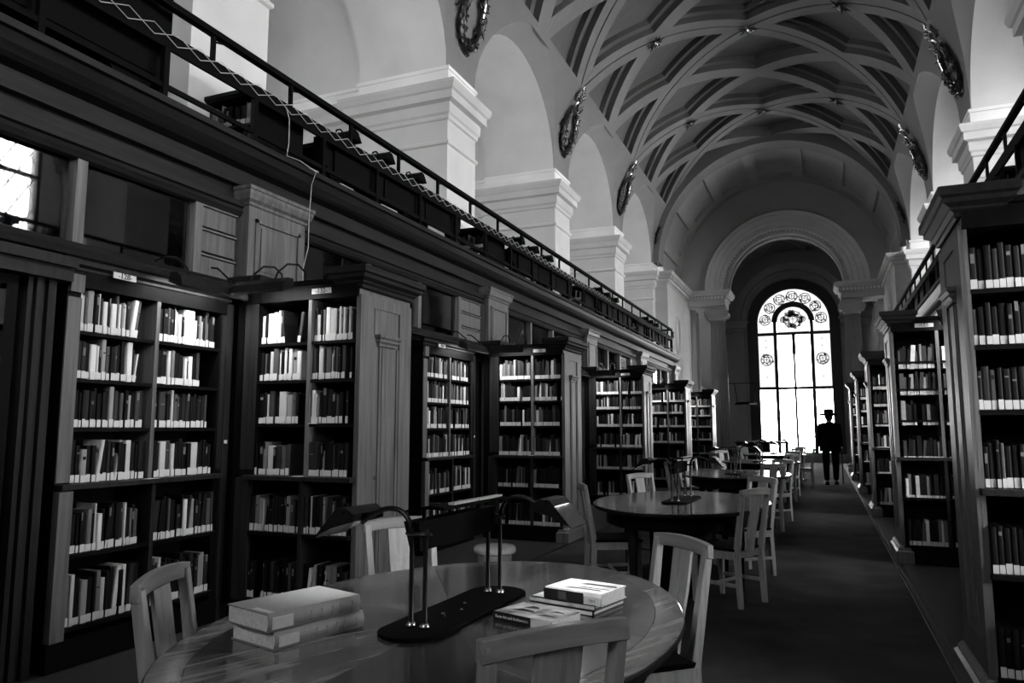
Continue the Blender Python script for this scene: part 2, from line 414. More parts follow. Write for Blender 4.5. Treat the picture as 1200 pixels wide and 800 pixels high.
# side vaults, piers, outer walls, gallery floors
for s in (-1, 1):
    T = D(s); nm = SIDE[s]
    m = MB(T)
    for k in BAYS:
        yc = YK(k)+P/2
        for (r, rz, d0, d1) in ((P/2-.45, 1.62, 3.56, 5.0), (P/2-.35, 1.74, 5.0, 7.3 if s < 0 else 5.35)):
            m.grid([[(d, yc - r*math.cos(PI*i/20), 6.5+rz*math.sin(PI*i/20)) for d in (d0, (d0+d1)/2, d1)] for i in range(21)])
        # step between the two vault radii
        m.grid([[(5.0, yc-(P/2-.45)*math.cos(PI*i/20), 6.5+1.62*math.sin(PI*i/20)), (5.0, yc-(P/2-.35)*math.cos(PI*i/20), 6.5+1.74*math.sin(PI*i/20))] for i in range(21)])
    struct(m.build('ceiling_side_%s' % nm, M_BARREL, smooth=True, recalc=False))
    # outer wall with a leaded window per bay
    WO = 7.3 if s < 0 else 5.2
    wm = MB(T)
    wm.box(WO, WO+.3, -4.6, 23.4, 3.3, 4.45)
    for k in range(-2, 5):
        wm.box(WO, WO+.3, YK(k)-.82, YK(k)+.82, 4.45, 7.05)
    wm.box(WO, WO+.3, -4.6, 23.4, 7.05, 9.0)
    if s == -1: wm.box(WO, WO+.3, -4.6, 35, 0, 3.3)
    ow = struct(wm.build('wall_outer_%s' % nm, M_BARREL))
    pane = None
    for k in BAYS:
        yc = YK(k)+P/2; h = P/2-.82
        g = MB(); g.box(-.005, .005, -h, h, 0, 2.6)
        wd = g.build('window_pane', M_GLASSL if s < 0 else M_GLASS, ow, loc=(CX+s*(WO+.1), yc, 4.45))
        l = MB()
        for y in (-h, -h/3, h/3, h):
            l.box(-.05, .05, y-.05, y+.05, 0, 2.6)
        for z in (0, 1.3, 2.55): l.box(-.05, .05, -h, h, z, z+.06)
        st = .34
        n = int(2*h/st)+8
        for i in range(-8, n):
            for sg in (1, -1):
                y0 = -h + i*st; pts = []
                a = (y0, 0); b = (y0 + sg*2.6*.6, 2.6)
                # clip to the frame
                def clip(a, b):
                    (ya, za), (yb, zb) = a, b
                    t0, t1 = 0.0, 1.0; dy = yb-ya
                    for lim, sgn in ((-h, 1), (h, -1)):
                        fa = sgn*(ya-lim); fb = sgn*(yb-lim)
                        if fa < 0 and fb < 0: return None
                        if fa < 0: t0 = max(t0, fa/(fa-fb))
                        elif fb < 0: t1 = min(t1, fa/(fa-fb))
                    if t0 >= t1: return None
                    return (ya+dy*t0, za+(zb-za)*t0), (ya+dy*t1, za+(zb-za)*t1)
                c = clip(a, b)
                if c: l.tube([(0, c[0][0], c[0][1]), (0, c[1][0], c[1][1])], .012, 4)
        lw = l.build('window_lead', M_LEAD, ow, loc=(CX+s*(WO+.08), yc, 4.45)); lw['kind'] = 'stuff'
    # piers
    pm = MB()
    prof = [(0, 3.45), (0, 5.34), (.03, 5.36), (.03, 5.40), (0, 5.42), (0, 5.70), (.025, 5.72), (.03, 5.77), (.055, 5.80), (.06, 5.94), (.13, 5.965), (.13, 6.08), (.16, 6.10), (.19, 6.17), (.19, 6.215), (.02, 6.23)]
    pm.rings(-1.55, 0, -.45, .45, prof)
    pm.rings(-3.8 if s < 0 else -1.7, -1.55, -.35, .35, [(0, 3.45), (0, 5.70), (.03, 5.72), (.055, 5.80), (.06, 5.94), (.13, 5.965), (.13, 6.08), (.19, 6.17), (.19, 6.215), (.02, 6.23)])
    pme = pm.mesh('pier', M_PIER)
    sm = MB().rings(-1.5, 0, -.45, .45, [(0, 6.2), (0, 6.44), (.02, 6.45), (.02, 6.5), (0, 6.505)]).rings(-3.8 if s < 0 else -1.7, -1.5, -.35, .35, [(0, 6.2), (0, 6.44), (.02, 6.45), (.02, 6.5), (0, 6.505)]).mesh('pier_band', M_BAND)
    pw = None
    for k in range(-2, 5):
        p = inst('pier', pme, None, (CX+s*3.53, YK(k), 0)); 
        # local +x points to the nave on the left side; mirror for the right
        if s == 1: p.rotation_euler = (0, 0, PI)
        struct(p)
        p.name = 'wall_pier_%s_%d' % (nm, k+3)
        inst('pier_band', sm, p)
    # gallery floor and fascia
    gm = MB(T)
    gm.box(3.0, 7.5 if s < 0 else 5.3, -4.5, 23.0, 3.3, 3.44)
    prof = [(3.06, 3.10), (2.99, 3.13), (2.99, 3.17), (3.04, 3.19), (3.06, 3.20), (3.06, 3.40), (2.93, 3.44), (2.90, 3.46), (2.86, 3.50), (2.83, 3.55), (2.80, 3.555), (2.80, 3.60), (2.84, 3.61), (3.3, 3.61), (3.3, 3.10)]
    gm.prism(prof, 'Y', -4.5, 23.05)
    gf = struct(gm.build('trim_gallery_%s' % nm, M_OAKY))
    # screen wall at the back of the alcoves
    sc = MB(T)
    if s == -1:
        sc.box(3.42, 3.6, -4.5, 23.0, 0, 2.44)
        sc.box(3.06, 3.60, -4.5, 23.0, 2.40, 2.50)
        sc.box(7.0, 7.3, -4.5, 23.0, 0, 3.3)
    else:
        sc.box(3.1, 3.4, -4.5, 23.0, 0, 1.0); sc.box(3.06, 3.4, -4.5, 23.0, 2.85, 3.12)
        ed = [-4.5] + [v for k in range(-1, 4) for v in ALC(k)] + [23.0]
        for a_, b_ in zip(ed[::2], ed[1::2]): sc.box(3.1, 3.4, a_, b_, 1.0, 2.85)
    sw = struct(sc.build('wall_screen_%s' % nm, M_CASEY))
    if s == 1:
        for k in range(-1, 4):
            a_, b_ = ALC(k)
            MB(T).box(3.24, 3.25, a_, b_, 1.0, 2.85).build('window_pane', M_GLASS, sw)
            l = MB(T)
            for i in range(3): l.box(3.2, 3.3, a_+(b_-a_)/2*i-.025, a_+(b_-a_)/2*i+.025, 1.0, 2.85)
            for z in (1.0, 1.9, 2.8): l.box(3.2, 3.3, a_, b_, z, z+.05)
            l.build('window_frame', M_LEAD, sw)

# ---- upper screen of the left wall: windows, mullions, panels (z 2.44 - 3.12) -- both sides of the nave show one
scr = struct(MB(D(-1)).box(3.04, 3.10, -4.5, 23, 2.44, 2.50).build('wall_left', M_OAKY))
m = MB(D(-1))
m.prism([(3.06, 2.44), (2.98, 2.44), (2.97, 2.47), (3.0, 2.50), (3.02, 2.53), (3.06, 2.54)], 'Y', -4.5, 23)
m.prism([(3.06, 3.05), (3.02, 3.06), (3.0, 3.09), (3.01, 3.12), (3.06, 3.13)], 'Y', -4.5, 23)
m.build('screen_rail', M_OAKY, scr)
def pane(y0, y1):
    MB(D(-1)).box(3.085, 3.09, y0, y1, 2.53, 3.07).build('window_pane', M_PANE, scr)
def mull(y, wdt=.035):
    MB(D(-1)).rings(3.03, 3.10, y-wdt, y+wdt, [(0, 2.50), (0, 3.08)]).build('mullion', M_PALE if y > 0 else M_OAK, scr)
def wpanel(y0, y1):
    b = MB(D(-1))
    for z0, z1 in ((2.53, 2.70), (2.71, 2.89), (2.90, 3.07)):
        b.box(3.05, 3.10, y0, y1, z0, z1-.012)
        b.prism([(3.05, z1-.03), (3.03, z1-.025), (3.03, z1-.012), (3.05, z1-.008)], 'Y', y0, y1)
    b.build('panel', M_PALE, scr)
for k in range(-2, 4):
    y0 = YK(k)+.36; y1 = YK(k+1)-.36
    if k == -1:
        ys = [y0, 1.15, 2.10, 3.08, 4.02]
    else:
        ys = [y0+.06, y0+1.12, y0+2.15, y0+3.16]
    for a, b in zip(ys, ys[1:]): pane(a, b)
    for y in ys: mull(y)
    wpanel(ys[-1]+.035, y1)
# pilaster panels over every end case
for s in (-1, 1):
    pb = MB(D(s)); fr = MB(D(s))
    for k in range(-1, 5):
        y = YK(k)
        par = scr
        b = MB(D(s))
        b.box(2.94, 3.1, y-.34, y+.34, 2.50, 3.14)
        b.rings(2.94, 3.12, y-.34, y+.34, [(.0, 3.14), (.012, 3.15), (.012, 3.17), (.035, 3.19), (.05, 3.23), (.05, 3.26), (.06, 3.262), (.06, 3.29)])
        o = b.build('pilaster_block', M_PALE, scr if s == -1 else None)
        if s == 1: struct(o); o.name = 'trim_pilaster_%d' % (k+2)
        p2 = MB(D(s))
        for (a0, a1, z0, z1) in ((-.27, .27, 3.02, 3.05), (-.27, .27, 2.58, 2.61), (-.27, -.24, 2.58, 3.05), (.24, .27, 2.58, 3.05)):
            p2.box(2.925, 2.942, y+a0, y+a1, z0, z1)
        p2.box(2.932, 2.942, y-.2, y+.2, 2.64, 2.99)
        q = p2.build('panel_moulding', M_PALE, o)
        if s == -1: q.parent = scr

# ---- right gallery front lighter strip comes from the same trim; back of right upper level is open
# ---- end of the nave
CE = -1.03
def arc(cx, cz, r, a0, a1, n): return [(cx + r*math.cos(a0+(a1-a0)*i/n), cz + r*math.sin(a0+(a1-a0)*i/n)) for i in range(n+1)]
# plain vault of the last bay with sunk panels
m = MB(); RB = 3.36
m.grid([[(CX+RB*math.cos(PI*i/48), y, CZ-.35*0+RB*math.sin(PI*i/48)) for y in (22.62, 23.35)] for i in range(49)])
m.grid([[(CX+r*math.cos(PI*i/48), 22.62, CZ+r*math.sin(PI*i/48)) for r in (RB, RV+.4)] for i in range(49)])
m.grid([[(CX+r*math.cos(PI*i/48), 23.35, CZ+r*math.sin(PI*i/48)) for r in (RB, RV)] for i in range(49)])
ce = struct(m.build('ceiling_end_rib', M_VAULT, smooth=False))
m = MB()
m.grid([[(CX+3.46*math.cos(PI*i/48), y, CZ+3.46*math.sin(PI*i/48)) for y in (23.35, 26.7)] for i in range(49)])
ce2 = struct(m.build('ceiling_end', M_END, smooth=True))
# framing ribs that leave sunk panels between them
for a in (12, 34, 56, 78, 102, 124, 146, 168):
    b = MB(); w2 = math.radians(3)
    aa = math.radians(a)
    b.grid([[(CX+r*math.cos(t), y, CZ+r*math.sin(t)) for r, y in ((3.47, 23.3), (3.36, 23.3), (3.36, 26.2), (3.47, 26.2))] for t in (aa-w2, aa, aa+w2)])
    for t in (aa-w2, aa+w2):
        b.grid([[(CX+r*math.cos(t), y, CZ+r*math.sin(t)) for y in (23.3, 26.2)] for r in (3.36, 3.47)])
    b.build('vault_rib', M_END, ce2)
b = MB(); b.grid([[(CX+r*math.cos(PI*i/48), y, CZ+r*math.sin(PI*i/48)) for r, y in ((3.47, 25.9), (3.36, 25.9), (3.36, 26.65), (3.47, 26.65))] for i in range(49)])
b.build('vault_rib', M_END, ce2)
# tympanum wall with arch opening
YT = 26.6
def archwall(name, cx, cz, r_in, y0, y1, mat, outer):
    """wall between a round opening and an outer curve function outer(angle)->(x,z)"""
    b = MB(); N = 48
    inn = arc(cx, cz, r_in, 0, PI, N); out = [outer(PI*i/N) for i in range(N+1)]
    b.grid([[(x, y0, z), (X, y0, Z)] for (x, z), (X, Z) in zip(inn, out)])
    b.grid([[(x, y1, z), (X, y1, Z)] for (x, z), (X, Z) in zip(inn, out)])
    b.grid([[(x, y0, z), (x, y1, z)] for (x, z) in inn])
    return struct(b.build(name, mat, recalc=True))
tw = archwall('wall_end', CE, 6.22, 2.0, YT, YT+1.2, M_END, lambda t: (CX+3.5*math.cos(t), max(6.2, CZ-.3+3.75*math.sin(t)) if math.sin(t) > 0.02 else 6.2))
def archivolt(name, cx, cz, prof, y, mat, parent, n=56):
    """prof: (radius, depth toward the viewer)"""
    b = MB()
    b.grid([[(cx+r*math.cos(PI*i/n), y-d, cz+r*math.sin(PI*i/n)) for r, d in prof] for i in range(n+1)])
    o = b.build(name, mat, parent, recalc=True); smooth_by_angle(o, 30); return o
archivolt('archivolt', CE, 6.22, [(2.0, -.5), (2.0, .04), (2.03, .08), (2.14, .08), (2.16, .12), (2.30, .12), (2.32, .15), (2.48, .15), (2.50, .19), (2.60, .2), (2.64, .14), (2.66, 0)], YT, M_PIER, tw)
archivolt('soffit_rib', CE, 6.22, [(2.0, 0), (1.90, 0), (1.88, -.12), (1.96, -.14), (2.0, -.14)], YT+.25, M_PIER, tw)
archivolt('soffit_rib', CE, 6.22, [(2.0, 0), (1.88, 0), (1.86, -.16), (1.96, -.18), (2.0, -.18)], YT+.75, M_PIER, tw)
# side walls of the end bay with entablature, returning as beams carried by columns
ent = [(0, 5.70), (0, 5.86), (.02, 5.87), (.02, 5.91), (.06, 5.93), (.06, 6.02), (.15, 6.04), (.15, 6.10), (.19, 6.12), (.21, 6.19), (.21, 6.23)]
for s in (-1, 1):
    T = D(s); nm = SIDE[s]
    b = MB(T)
    b.box(3.15, 3.9, 22.8, YT+1.0, 0, 5.72)
    b.box(3.6, 7.6, 23.3, 24.0, 0, 6.2)
    o = struct(b.build('wall_endbay_%s' % nm, M_PIER))
    # entablature run and beam
    e = MB(T)
    e.rings(3.15, 3.7, 22.75, YT+1.3, ent)
    o2 = e.build('entablature', M_PIER, o)
    e = MB(T); e.rings(1.86, 3.2, YT-.05, YT+1.1, ent); e.build('entablature_beam', M_PIER, o)
    e = MB(T)
    for i in range(30):
        y = 22.8 + i*.13
        if y < YT-.2: e.box(3.05, 3.1, y, y+.07, 5.945, 6.02)
    for i in range(11):
        x = 1.92 + i*.115
        e.box(x, x+.06, YT-.16, YT-.11, 5.945, 6.02)
    e.build('dentils', M_BAND, o)['kind'] = 'stuff'
    # oval niche frame
    n = MB(T)
    n.grid([[(3.15-dd, 24.35+ (.28+rr)*math.cos(2*PI*i/40), 4.4+(.55+rr)*math.sin(2*PI*i/40)) for rr, dd in ((0, .0), (.0, .05), (.05, .07), (.1, .05), (.12, 0))] for i in range(41)])
    n.build('oval_frame', M_PIER, o)
    # door frame beside the column
    n = MB(T)
    n.box(3.0, 3.16, YT+.75, YT+.95, 0, 5.7)
    n.box(2.9, 3.16, YT+.95, YT+1.0, 0, 5.6)
    n.build('pilaster_strip', M_BAND, o)
    # column
    cxx, cyy = CX + s*2.19, YT+.52
    col = thing('column', 'fluted stone column with scroll capital on the %s, carrying the arch before the big window' % nm, 'column', (cxx, cyy, 0))
    col.scale = (.84, .84, 1)
    sh = MB(); rows = []
    for z, r in ((.28, .37), (.34, .34), (1.8, .345), (3.5, .33), (5.22, .29)):
        rows.append([((r - (.018 if k % 4 in (1, 2) else 0))*math.cos(2*PI*k/80), (r - (.018 if k % 4 in (1, 2) else 0))*math.sin(2*PI*k/80), z) for k in range(80)])
    sh.grid(rows, True); sh.build('shaft', M_END, col)
    bs = MB(); bs.box(-.45, .45, -.45, .45, 0, .14); bs.lathe([(.44, .14), (.46, .18), (.44, .22), (.38, .25), (.4, .28), (.38, .3)], n=40); bs.build('column_base', M_END, col)
    cp = MB(); cp.lathe([(.29, 5.2), (.33, 5.23), (.31, 5.27), (.33, 5.33), (.40, 5.42)], n=40)
    cp.rings(-.38, .38, -.38, .38, [(-.04, 5.60), (0, 5.62), (.02, 5.65), (.02, 5.70)]); cp.box(-.33, .33, -.34, .34, 5.42, 5.60)
    cp.build('capital', M_PIER, col)
    for vx in (-1, 1):
        v = MB()
        for yy in (-.40, .40):
            pts = []
            for i in range(28):
                t = i/27*2.3*2*PI; r = .15*(1-i/30)
                pts.append((vx*.36 + r*math.cos(t+PI/2), yy, 5.45 + r*math.sin(t+PI/2)))
            v.tube(pts, .028, 6)
        v.prism([(vx*.36+.10*math.cos(2*PI*i/16), 5.45+.10*math.sin(2*PI*i/16)) for i in range(16)], 'Y', -.36, .36)
        v.build('volute', M_PIER, col)
# chancel: side walls, ceiling, end wall with the great window
YW = 33.3
b = MB()
b.box(-9, CX-3.9, 24, 33.9, 0, 9.5); b.box(CX+3.9, 7, 24, 33.9, 0, 9.5)
b.box(-6, 4, YT+1, 34, 9.2, 9.5)
chw = struct(b.build('wall_chancel', M_END))
b = MB(); b.grid([[(CE+3.1*math.cos(PI*i/40), y, 6.25+2.75*math.sin(PI*i/40)) for y in (YT+1.1, YW)] for i in range(41)])
cc = struct(b.build('ceiling_chancel', M_END, smooth=True))
for a in (25, 60, 95, 130, 155):
    aa = math.radians(a)
    for dy, sg in ((0, 1), (0, -1)):
        b = MB(); pts0 = []; 
        for i in range(9):
            t = aa + sg*math.radians(35)*(i/8-.5); y = YT+1.6 + (YW-YT-2)*i/8
            pts0.append((CE+3.06*math.cos(t), y, 6.25+2.71*math.sin(t)))
        b.tube(pts0, .09, 4); b.build('vault_rib', M_END, cc)
# end wall around the window opening (opening half width 1.8, arched, centre z 5.95)
NZ = 5.95
b = MB(); N = 40
b.box(-6.5, CE-1.86, YW, YW+.8, 0, NZ); b.box(CE+1.86, 4.5, YW, YW+.8, 0, NZ); b.box(CE-1.9, CE+1.9, YW, YW+.8, 0, .36)
inn = arc(CE, NZ, 1.86, 0, PI, N)
out = []
for i in range(N+1):
    t = PI*i/N; k_ = min(5.3/max(abs(math.cos(t)), 1e-6), 3.4/max(math.sin(t), 1e-6)); out.append((CE+k_*math.cos(t), NZ+k_*math.sin(t)))
for y in (YW, YW+.8): b.grid([[(x, y, z), (X, y, Z)] for (x, z), (X, Z) in zip(inn, out)])
b.grid([[(x, YW, z), (x, YW+.8, z)] for x, z in inn])
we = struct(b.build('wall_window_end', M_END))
archivolt('archivolt', CE, NZ+.1, [(1.86, -.3), (1.86, .03), (1.9, .07), (2.03, .07), (2.06, .02), (2.1, .12), (2.3, .14), (2.36, .2), (2.44, .2), (2.46, 0)], YW, M_END, we)
for s in (-1, 1):
    b = MB(lambda p, s=s: (CE+s*p[0], p[1], p[2]))
    b.box(1.95, 2.35, YW-.18, YW+.05, 0, 5.55)
    b.rings(1.95, 2.9, YW-.2, YW, [(0, 5.55), (.03, 5.57), (.03, 5.68), (.1, 5.72), (.12, 5.9), (.16, 5.95), (.16, 6.02)])
    b.build('window_pilaster', M_END, we)
    b = MB(lambda p, s=s: (CE+s*p[0], p[1], p[2]))
    for i in range(7):
        b.box(1.86-.005, 1.86+.02, YW+.02+i*.1, YW+.08+i*.1, 0, 5.9)
    b.build('jamb_moulding', M_END, we)
# the great window
win = struct(MB().box(CE-1.86, CE+1.86, YW+.42, YW+.62, .30, .42).build('window_1', M_LEAD))
WY = YW+.5
fr = MB()
fr.grid([[(CE+r*math.cos(PI*i/48), WY+d, NZ+r*math.sin(PI*i/48)) for r, d in ((1.87, -.1), (1.47, -.1), (1.44, -.04), (1.44, .06), (1.87, .06))] for i in range(49)])  # wide dark surround stands in for the shaded window reveal
for s in (-1, 1):
    a, c = sorted((CE+s*1.44, CE+s*1.87)); fr.box(a, c, WY-.1, WY+.06, .36, NZ)  # outer boxes: reveal shade again built as dark frame
    a, c = sorted((CE+s*.66, CE+s*.80)); fr.box(a, c, WY-.09, WY+.06, .36, NZ+.02)
fr.grid([[(CE+r*math.cos(PI*i/32), WY+d, NZ+.02+r*math.sin(PI*i/32)) for r, d in ((.86, -.09), (.64, -.09), (.64, .06), (.86, .06), (.86, -.09))] for i in range(33)])
fr.build('window_frame', M_LEAD, win)
for (x0, x1, z) in ((-1.44, 1.44, 3.08), (-1.44, 1.44, 5.42)):
    MB().box(CE+x0, CE+x1, WY-.06, WY+.05, z-.02, z+.10).build('transom', M_LEAD, win)
MB().box(CE-1.44, CE+1.44, WY-.02, WY+.03, 1.05, 1.10).build('glazing_bar', M_LEAD, win)
MB().box(CE-.045, CE+.045, WY-.05, WY+.05, .36, 5.42).build('mullion', M_LEAD, win)
MB().box(CE-.075, CE+.075, WY-.06, WY+.05, 4.55, 5.45).build('mullion_head', M_LEAD, win)
for x0, x1 in ((-1.44, -.8), (-.66, -.03), (.03, .66), (.8, 1.44)):
    for z0, z1 in ((.40, 3.08), (3.16, 5.42)):
        MB().box(CE+x0, CE+x1, WY, WY+.006, z0, z1).build('window_pane', M_STAINB if (z0 > 3 and abs(x0+x1) > 1.5) else M_GLASS, win)
b = MB(); b.prism([(CE+.64*math.cos(PI*i/20), NZ+.02+.64*math.sin(PI*i/20)) for i in range(21)] + [(CE-.64, 5.5), (CE+.64, 5.5)], 'Y', WY, WY+.006)
b.build('window_pane', M_STAINB, win)
b = MB()
po = arc(CE, NZ, 1.45, 0, PI, 32); pi_ = arc(CE, NZ, .85, 0, PI, 32)
b.grid([[(x, WY, z), (X, WY, Z)] for (x, z), (X, Z) in zip(po, pi_)])
b.build('window_pane', M_STAINS, win); b = MB()
for s in (-1, 1):
    a, c = sorted((CE+s*.8, CE+s*1.45)); b.box(a, c, WY, WY+.005, 5.5, NZ)
b.build('window_pane', M_STAINB, win)
# painted shields and leaf work in the glass: small flat leaded pieces
rs = random.Random(3)
def ring(b, x, z, r, t=.014, n=16, ex=1.0):
    b.tube([(x+r*ex*math.cos(2*PI*i/n), WY-.01, z+r*math.sin(2*PI*i/n)) for i in range(n+1)], t, 4)
def shield(b, x, z, sz):
    pts = [(-.5, .5), (.5, .5), (.5, .0), (.35, -.35), (0, -.6), (-.35, -.35), (-.5, 0), (-.5, .5)]
    b.tube([(x+u*sz, WY-.012, z+v*sz) for u, v in pts], .016, 4)
    b.tube([(x, WY-.012, z+.5*sz), (x, WY-.012, z-.6*sz)], .011, 4); b.tube([(x-.5*sz, WY-.012, z+.08*sz), (x+.5*sz, WY-.012, z+.08*sz)], .011, 4)
def medallion(x, z, sz, dark=.3, nb=14):
    b = MB(); ring(b, x, z, sz, .016); shield(b, x, z, sz*1.05)
    b.build('shield_leading', M_LEAD, win)
    g = MB(); gd = MB()
    for i in range(nb):
        a = rs.random()*2*PI; r = sz*(.5+rs.random()*.6); q = sz*(.10+.2*rs.random())
        px, pz = x+r*math.cos(a), z+r*math.sin(a)
        poly = [(px+q*(.5+rs.random()*.7)*math.cos(2*PI*j/6+a), pz+q*(.5+rs.random()*.7)*math.sin(2*PI*j/6+a)) for j in range(6)]
        (gd if rs.random() < dark else g).prism(poly, 'Y', WY-.008-.001*i, WY-.0078-.001*i)
    if g.v: g.build('tinted_glass', M_STAINP, win)['kind'] = 'stuff'
    if gd.v: gd.build('dark_glass', M_STAIND, win)['kind'] = 'stuff'
for a in (8, 36, 63, 90, 117, 144, 172):
    aa = math.radians(a); medallion(CE+1.14*math.cos(aa), NZ+1.14*math.sin(aa)-.02, .22, .35 if a in (63, 36) else .12, 20)
for s in (-1, 1): medallion(CE+s*1.12, 4.35, .24, .2, 18)
medallion(CE, NZ+.12, .36, .35, 60)
medallion(CE-.38, NZ+.12, .12, .6, 10); medallion(CE+.38, NZ+.12, .12, .5, 10)
for s in (-1, 1):
    for z in (5.2, 4.9, 3.6):
        b = MB(); b.prism([(CE+s*1.12+.025*math.cos(2*PI*i/8), z+.025*math.sin(2*PI*i/8)) for i in range(8)], 'Y', WY-.01, WY-.005); b.build('dark_glass', M_STAIND, win)
# panelling and gallery shelves in the side rooms behind the columns
for s in (-1, 1):
    T = D(s)
    b = MB(T); b.box(3.3, 3.9, 28.2, 33.2, 0, 2.9); b.box(3.2, 3.9, 28.2, 33.2, 2.9, 3.05)
    for i in range(6): b.box(3.27, 3.31, 28.3+i*.85, 29.0+i*.85, .3, 2.7)
    b.build('side_panelling', M_OAK, chw)

# ================================================================ BOOKCASES
SHZ = [2.035, 1.755, 1.435, 1.06, .66, .19]      # shelf tops
W0, W1 = .28, 1.165                              # opening across an end case (from the wall outwards)
def endcase(side):
    """end bookcase at right angles to the wall; local x runs from the wall (0) to the aisle (1.19), y from the near face (0) to .70"""
    r = bpy.data.objects.new('bookcase', None); COL.objects.link(r)
    s = 1 if side == -1 else -1
    T = lambda p: (s*p[0], p[1], p[2])
    b = MB(T)                                    # carcass
    b.box(.05, .15, .02, .69, .0, 2.36); b.box(.15, W0, -.01, .33, .17, 2.36)
    b.box(W0, 1.15, .31, .345, 0, 2.36); b.box(W0, 1.15, .345, .69, .0, 2.36)
    b.box(.15, 1.17, -.03, .34, 0, .17)
    b.box(.12, 1.17, -.02, .33, 2.345, 2.45)
    b.box(W0-.03, 1.16, -.05, .31, .17, .175)
    b.build('carcass', M_CASE, r)
    b = MB(T)                                    # end panel with frame and raised strip
    b.box(1.15, 1.175, .0, .70, .12, 2.40)
    b.box(1.17, 1.19, .0, .17, .17, 2.36); b.box(1.17, 1.19, .53, .70, .17, 2.36)
    b.box(1.17, 1.19, .17, .53, .17, .32); b.box(1.17, 1.19, .17, .53, 2.28, 2.36)
    for z0, z1, y0, y1 in ((.32, 2.0, .17, .20), (.32, 2.0, .50, .53)):
        b.box(1.17, 1.184, y0, y1, z0, z1)
    b.build('end_panel', M_PALE, r)
    b = MB(T)
    b.box(1.172, 1.186, .255, .445, .36, 2.0); b.box(1.172, 1.192, .285, .415, .38, 2.0)
    b.build('raised_strip', M_PALE, r)
    b = MB(T)                                    # bracket over the strip
    b.rings(1.15, 1.18, .25, .45, [(-.02, 1.96), (0, 1.985), (.0, 2.0), (.02, 2.01), (.02, 2.025), (.035, 2.04), (.035, 2.055), (.05, 2.07), (.05, 2.09)])
    b.box(1.17, 1.183, .19, .51, 2.09, 2.28)
    b.build('bracket', M_PALE, r)
    b = MB(T)                                    # plinth
    b.rings(1.12, 1.2, -.02, .72, [(.04, 0), (.04, .12), (.02, .135), (.02, .15), (0, .175)]); b.build('plinth', M_PALE, r)
    # cornice blocks
    pr = [(.0, 2.40), (.012, 2.41), (.012, 2.43), (.03, 2.445), (.03, 2.455), (.065, 2.475), (.065, 2.50), (.085, 2.51), (.085, 2.555), (.075, 2.56)]
    b = MB(T); b.rings(1.0, 1.19, .0, .70, pr); b.build('cornice', M_OAKY, r)
    b = MB(T); b.rings(.05, .24, .02, .69, pr); b.build('cornice', M_OAKY, r)
    b = MB(T); b.rings(.24, 1.0, .0, .70, [(0, 2.42), (.0, 2.45), (.02, 2.46), (.02, 2.49)]); b.build('cornice_rail', M_CASEH, r)
    b = MB(T); b.box(.15, W0, -.012, .0, 1.1, 2.35); b.box(.15, W0, -.05, .0, .17, 1.04); b.build('stile', M_OAK, r)
    for z in SHZ:
        b = MB(T)
        if z == 1.06: b.box(W0-.05, 1.175, -.075, .31, z-.03, z)
        else: b.box(W0, 1.155, -.0 if z > 1.06 else -.05, .31, z-.022, z)
        b.build('shelf', M_OAK if z == 1.06 else M_CASEH, r)
    b = MB(T); b.box(.735, .765, .0-.008, .31, 1.06, 2.35); b.build('upright', M_PALE, r)  # upper upright paler than the lower, lamp light put into the wood
    b = MB(T); b.box(.735, .765, -.052, .31, .17, 1.03); b.build('upright', M_OAK, r)
    picture_light(r, T, .28, .74, 0)
    return r
def picture_light(r, T, x0, x1, kind):
    pl = MB(T)
    # trough shade hung forward of the header
    prof = [(-.30, 2.36), (-.315, 2.375), (-.30, 2.43), (-.26, 2.465), (-.20, 2.47), (-.19, 2.46), (-.25, 2.455), (-.285, 2.42), (-.30, 2.375)]
    pl.prism([(y, z) for y, z in prof], 'X', x0, x1)
    o = pl.build('light_shade', M_METAL, r)
    for ax in (x0+.12, x1-.12):
        a = MB(T)
        a.tube([(ax, .1, 2.50), (ax, .08, 2.58), (ax, .0, 2.62), (ax, -.12, 2.60), (ax, -.22, 2.52), (ax, -.25, 2.46)], .008, 6); a.build('light_arm', M_METAL, o)
    for ex_ in (x0, x1):
        MB(T).prism([(-.30, 2.36), (-.315, 2.375), (-.30, 2.43), (-.26, 2.465), (-.20, 2.47), (-.19, 2.40)], 'X', ex_-.003, ex_+.003).build('shade_end', M_METAL, o)
    t = MB(T); t.box(x0+.04, x1-.04, -.26, -.235, 2.44, 2.452); t.build('lamp_tube', emit_tube, o)
    d = bpy.data.lights.new('picture_light', 'AREA'); d.shape = 'RECTANGLE'; d.size = abs(x1-x0)*.92; d.size_y = .05; d.energy = LAMP_W; d.spread = math.radians(150)
    l = bpy.data.objects.new('picture_light', d); COL.objects.link(l); l.parent = o
    l.location = T(((x0+x1)/2, -.235, 2.435)); l.rotation_euler = (math.radians(25), 0, 0)
LAMP_W = 8.0
emit_tube = emit('lamp tube', .5, 1.5)

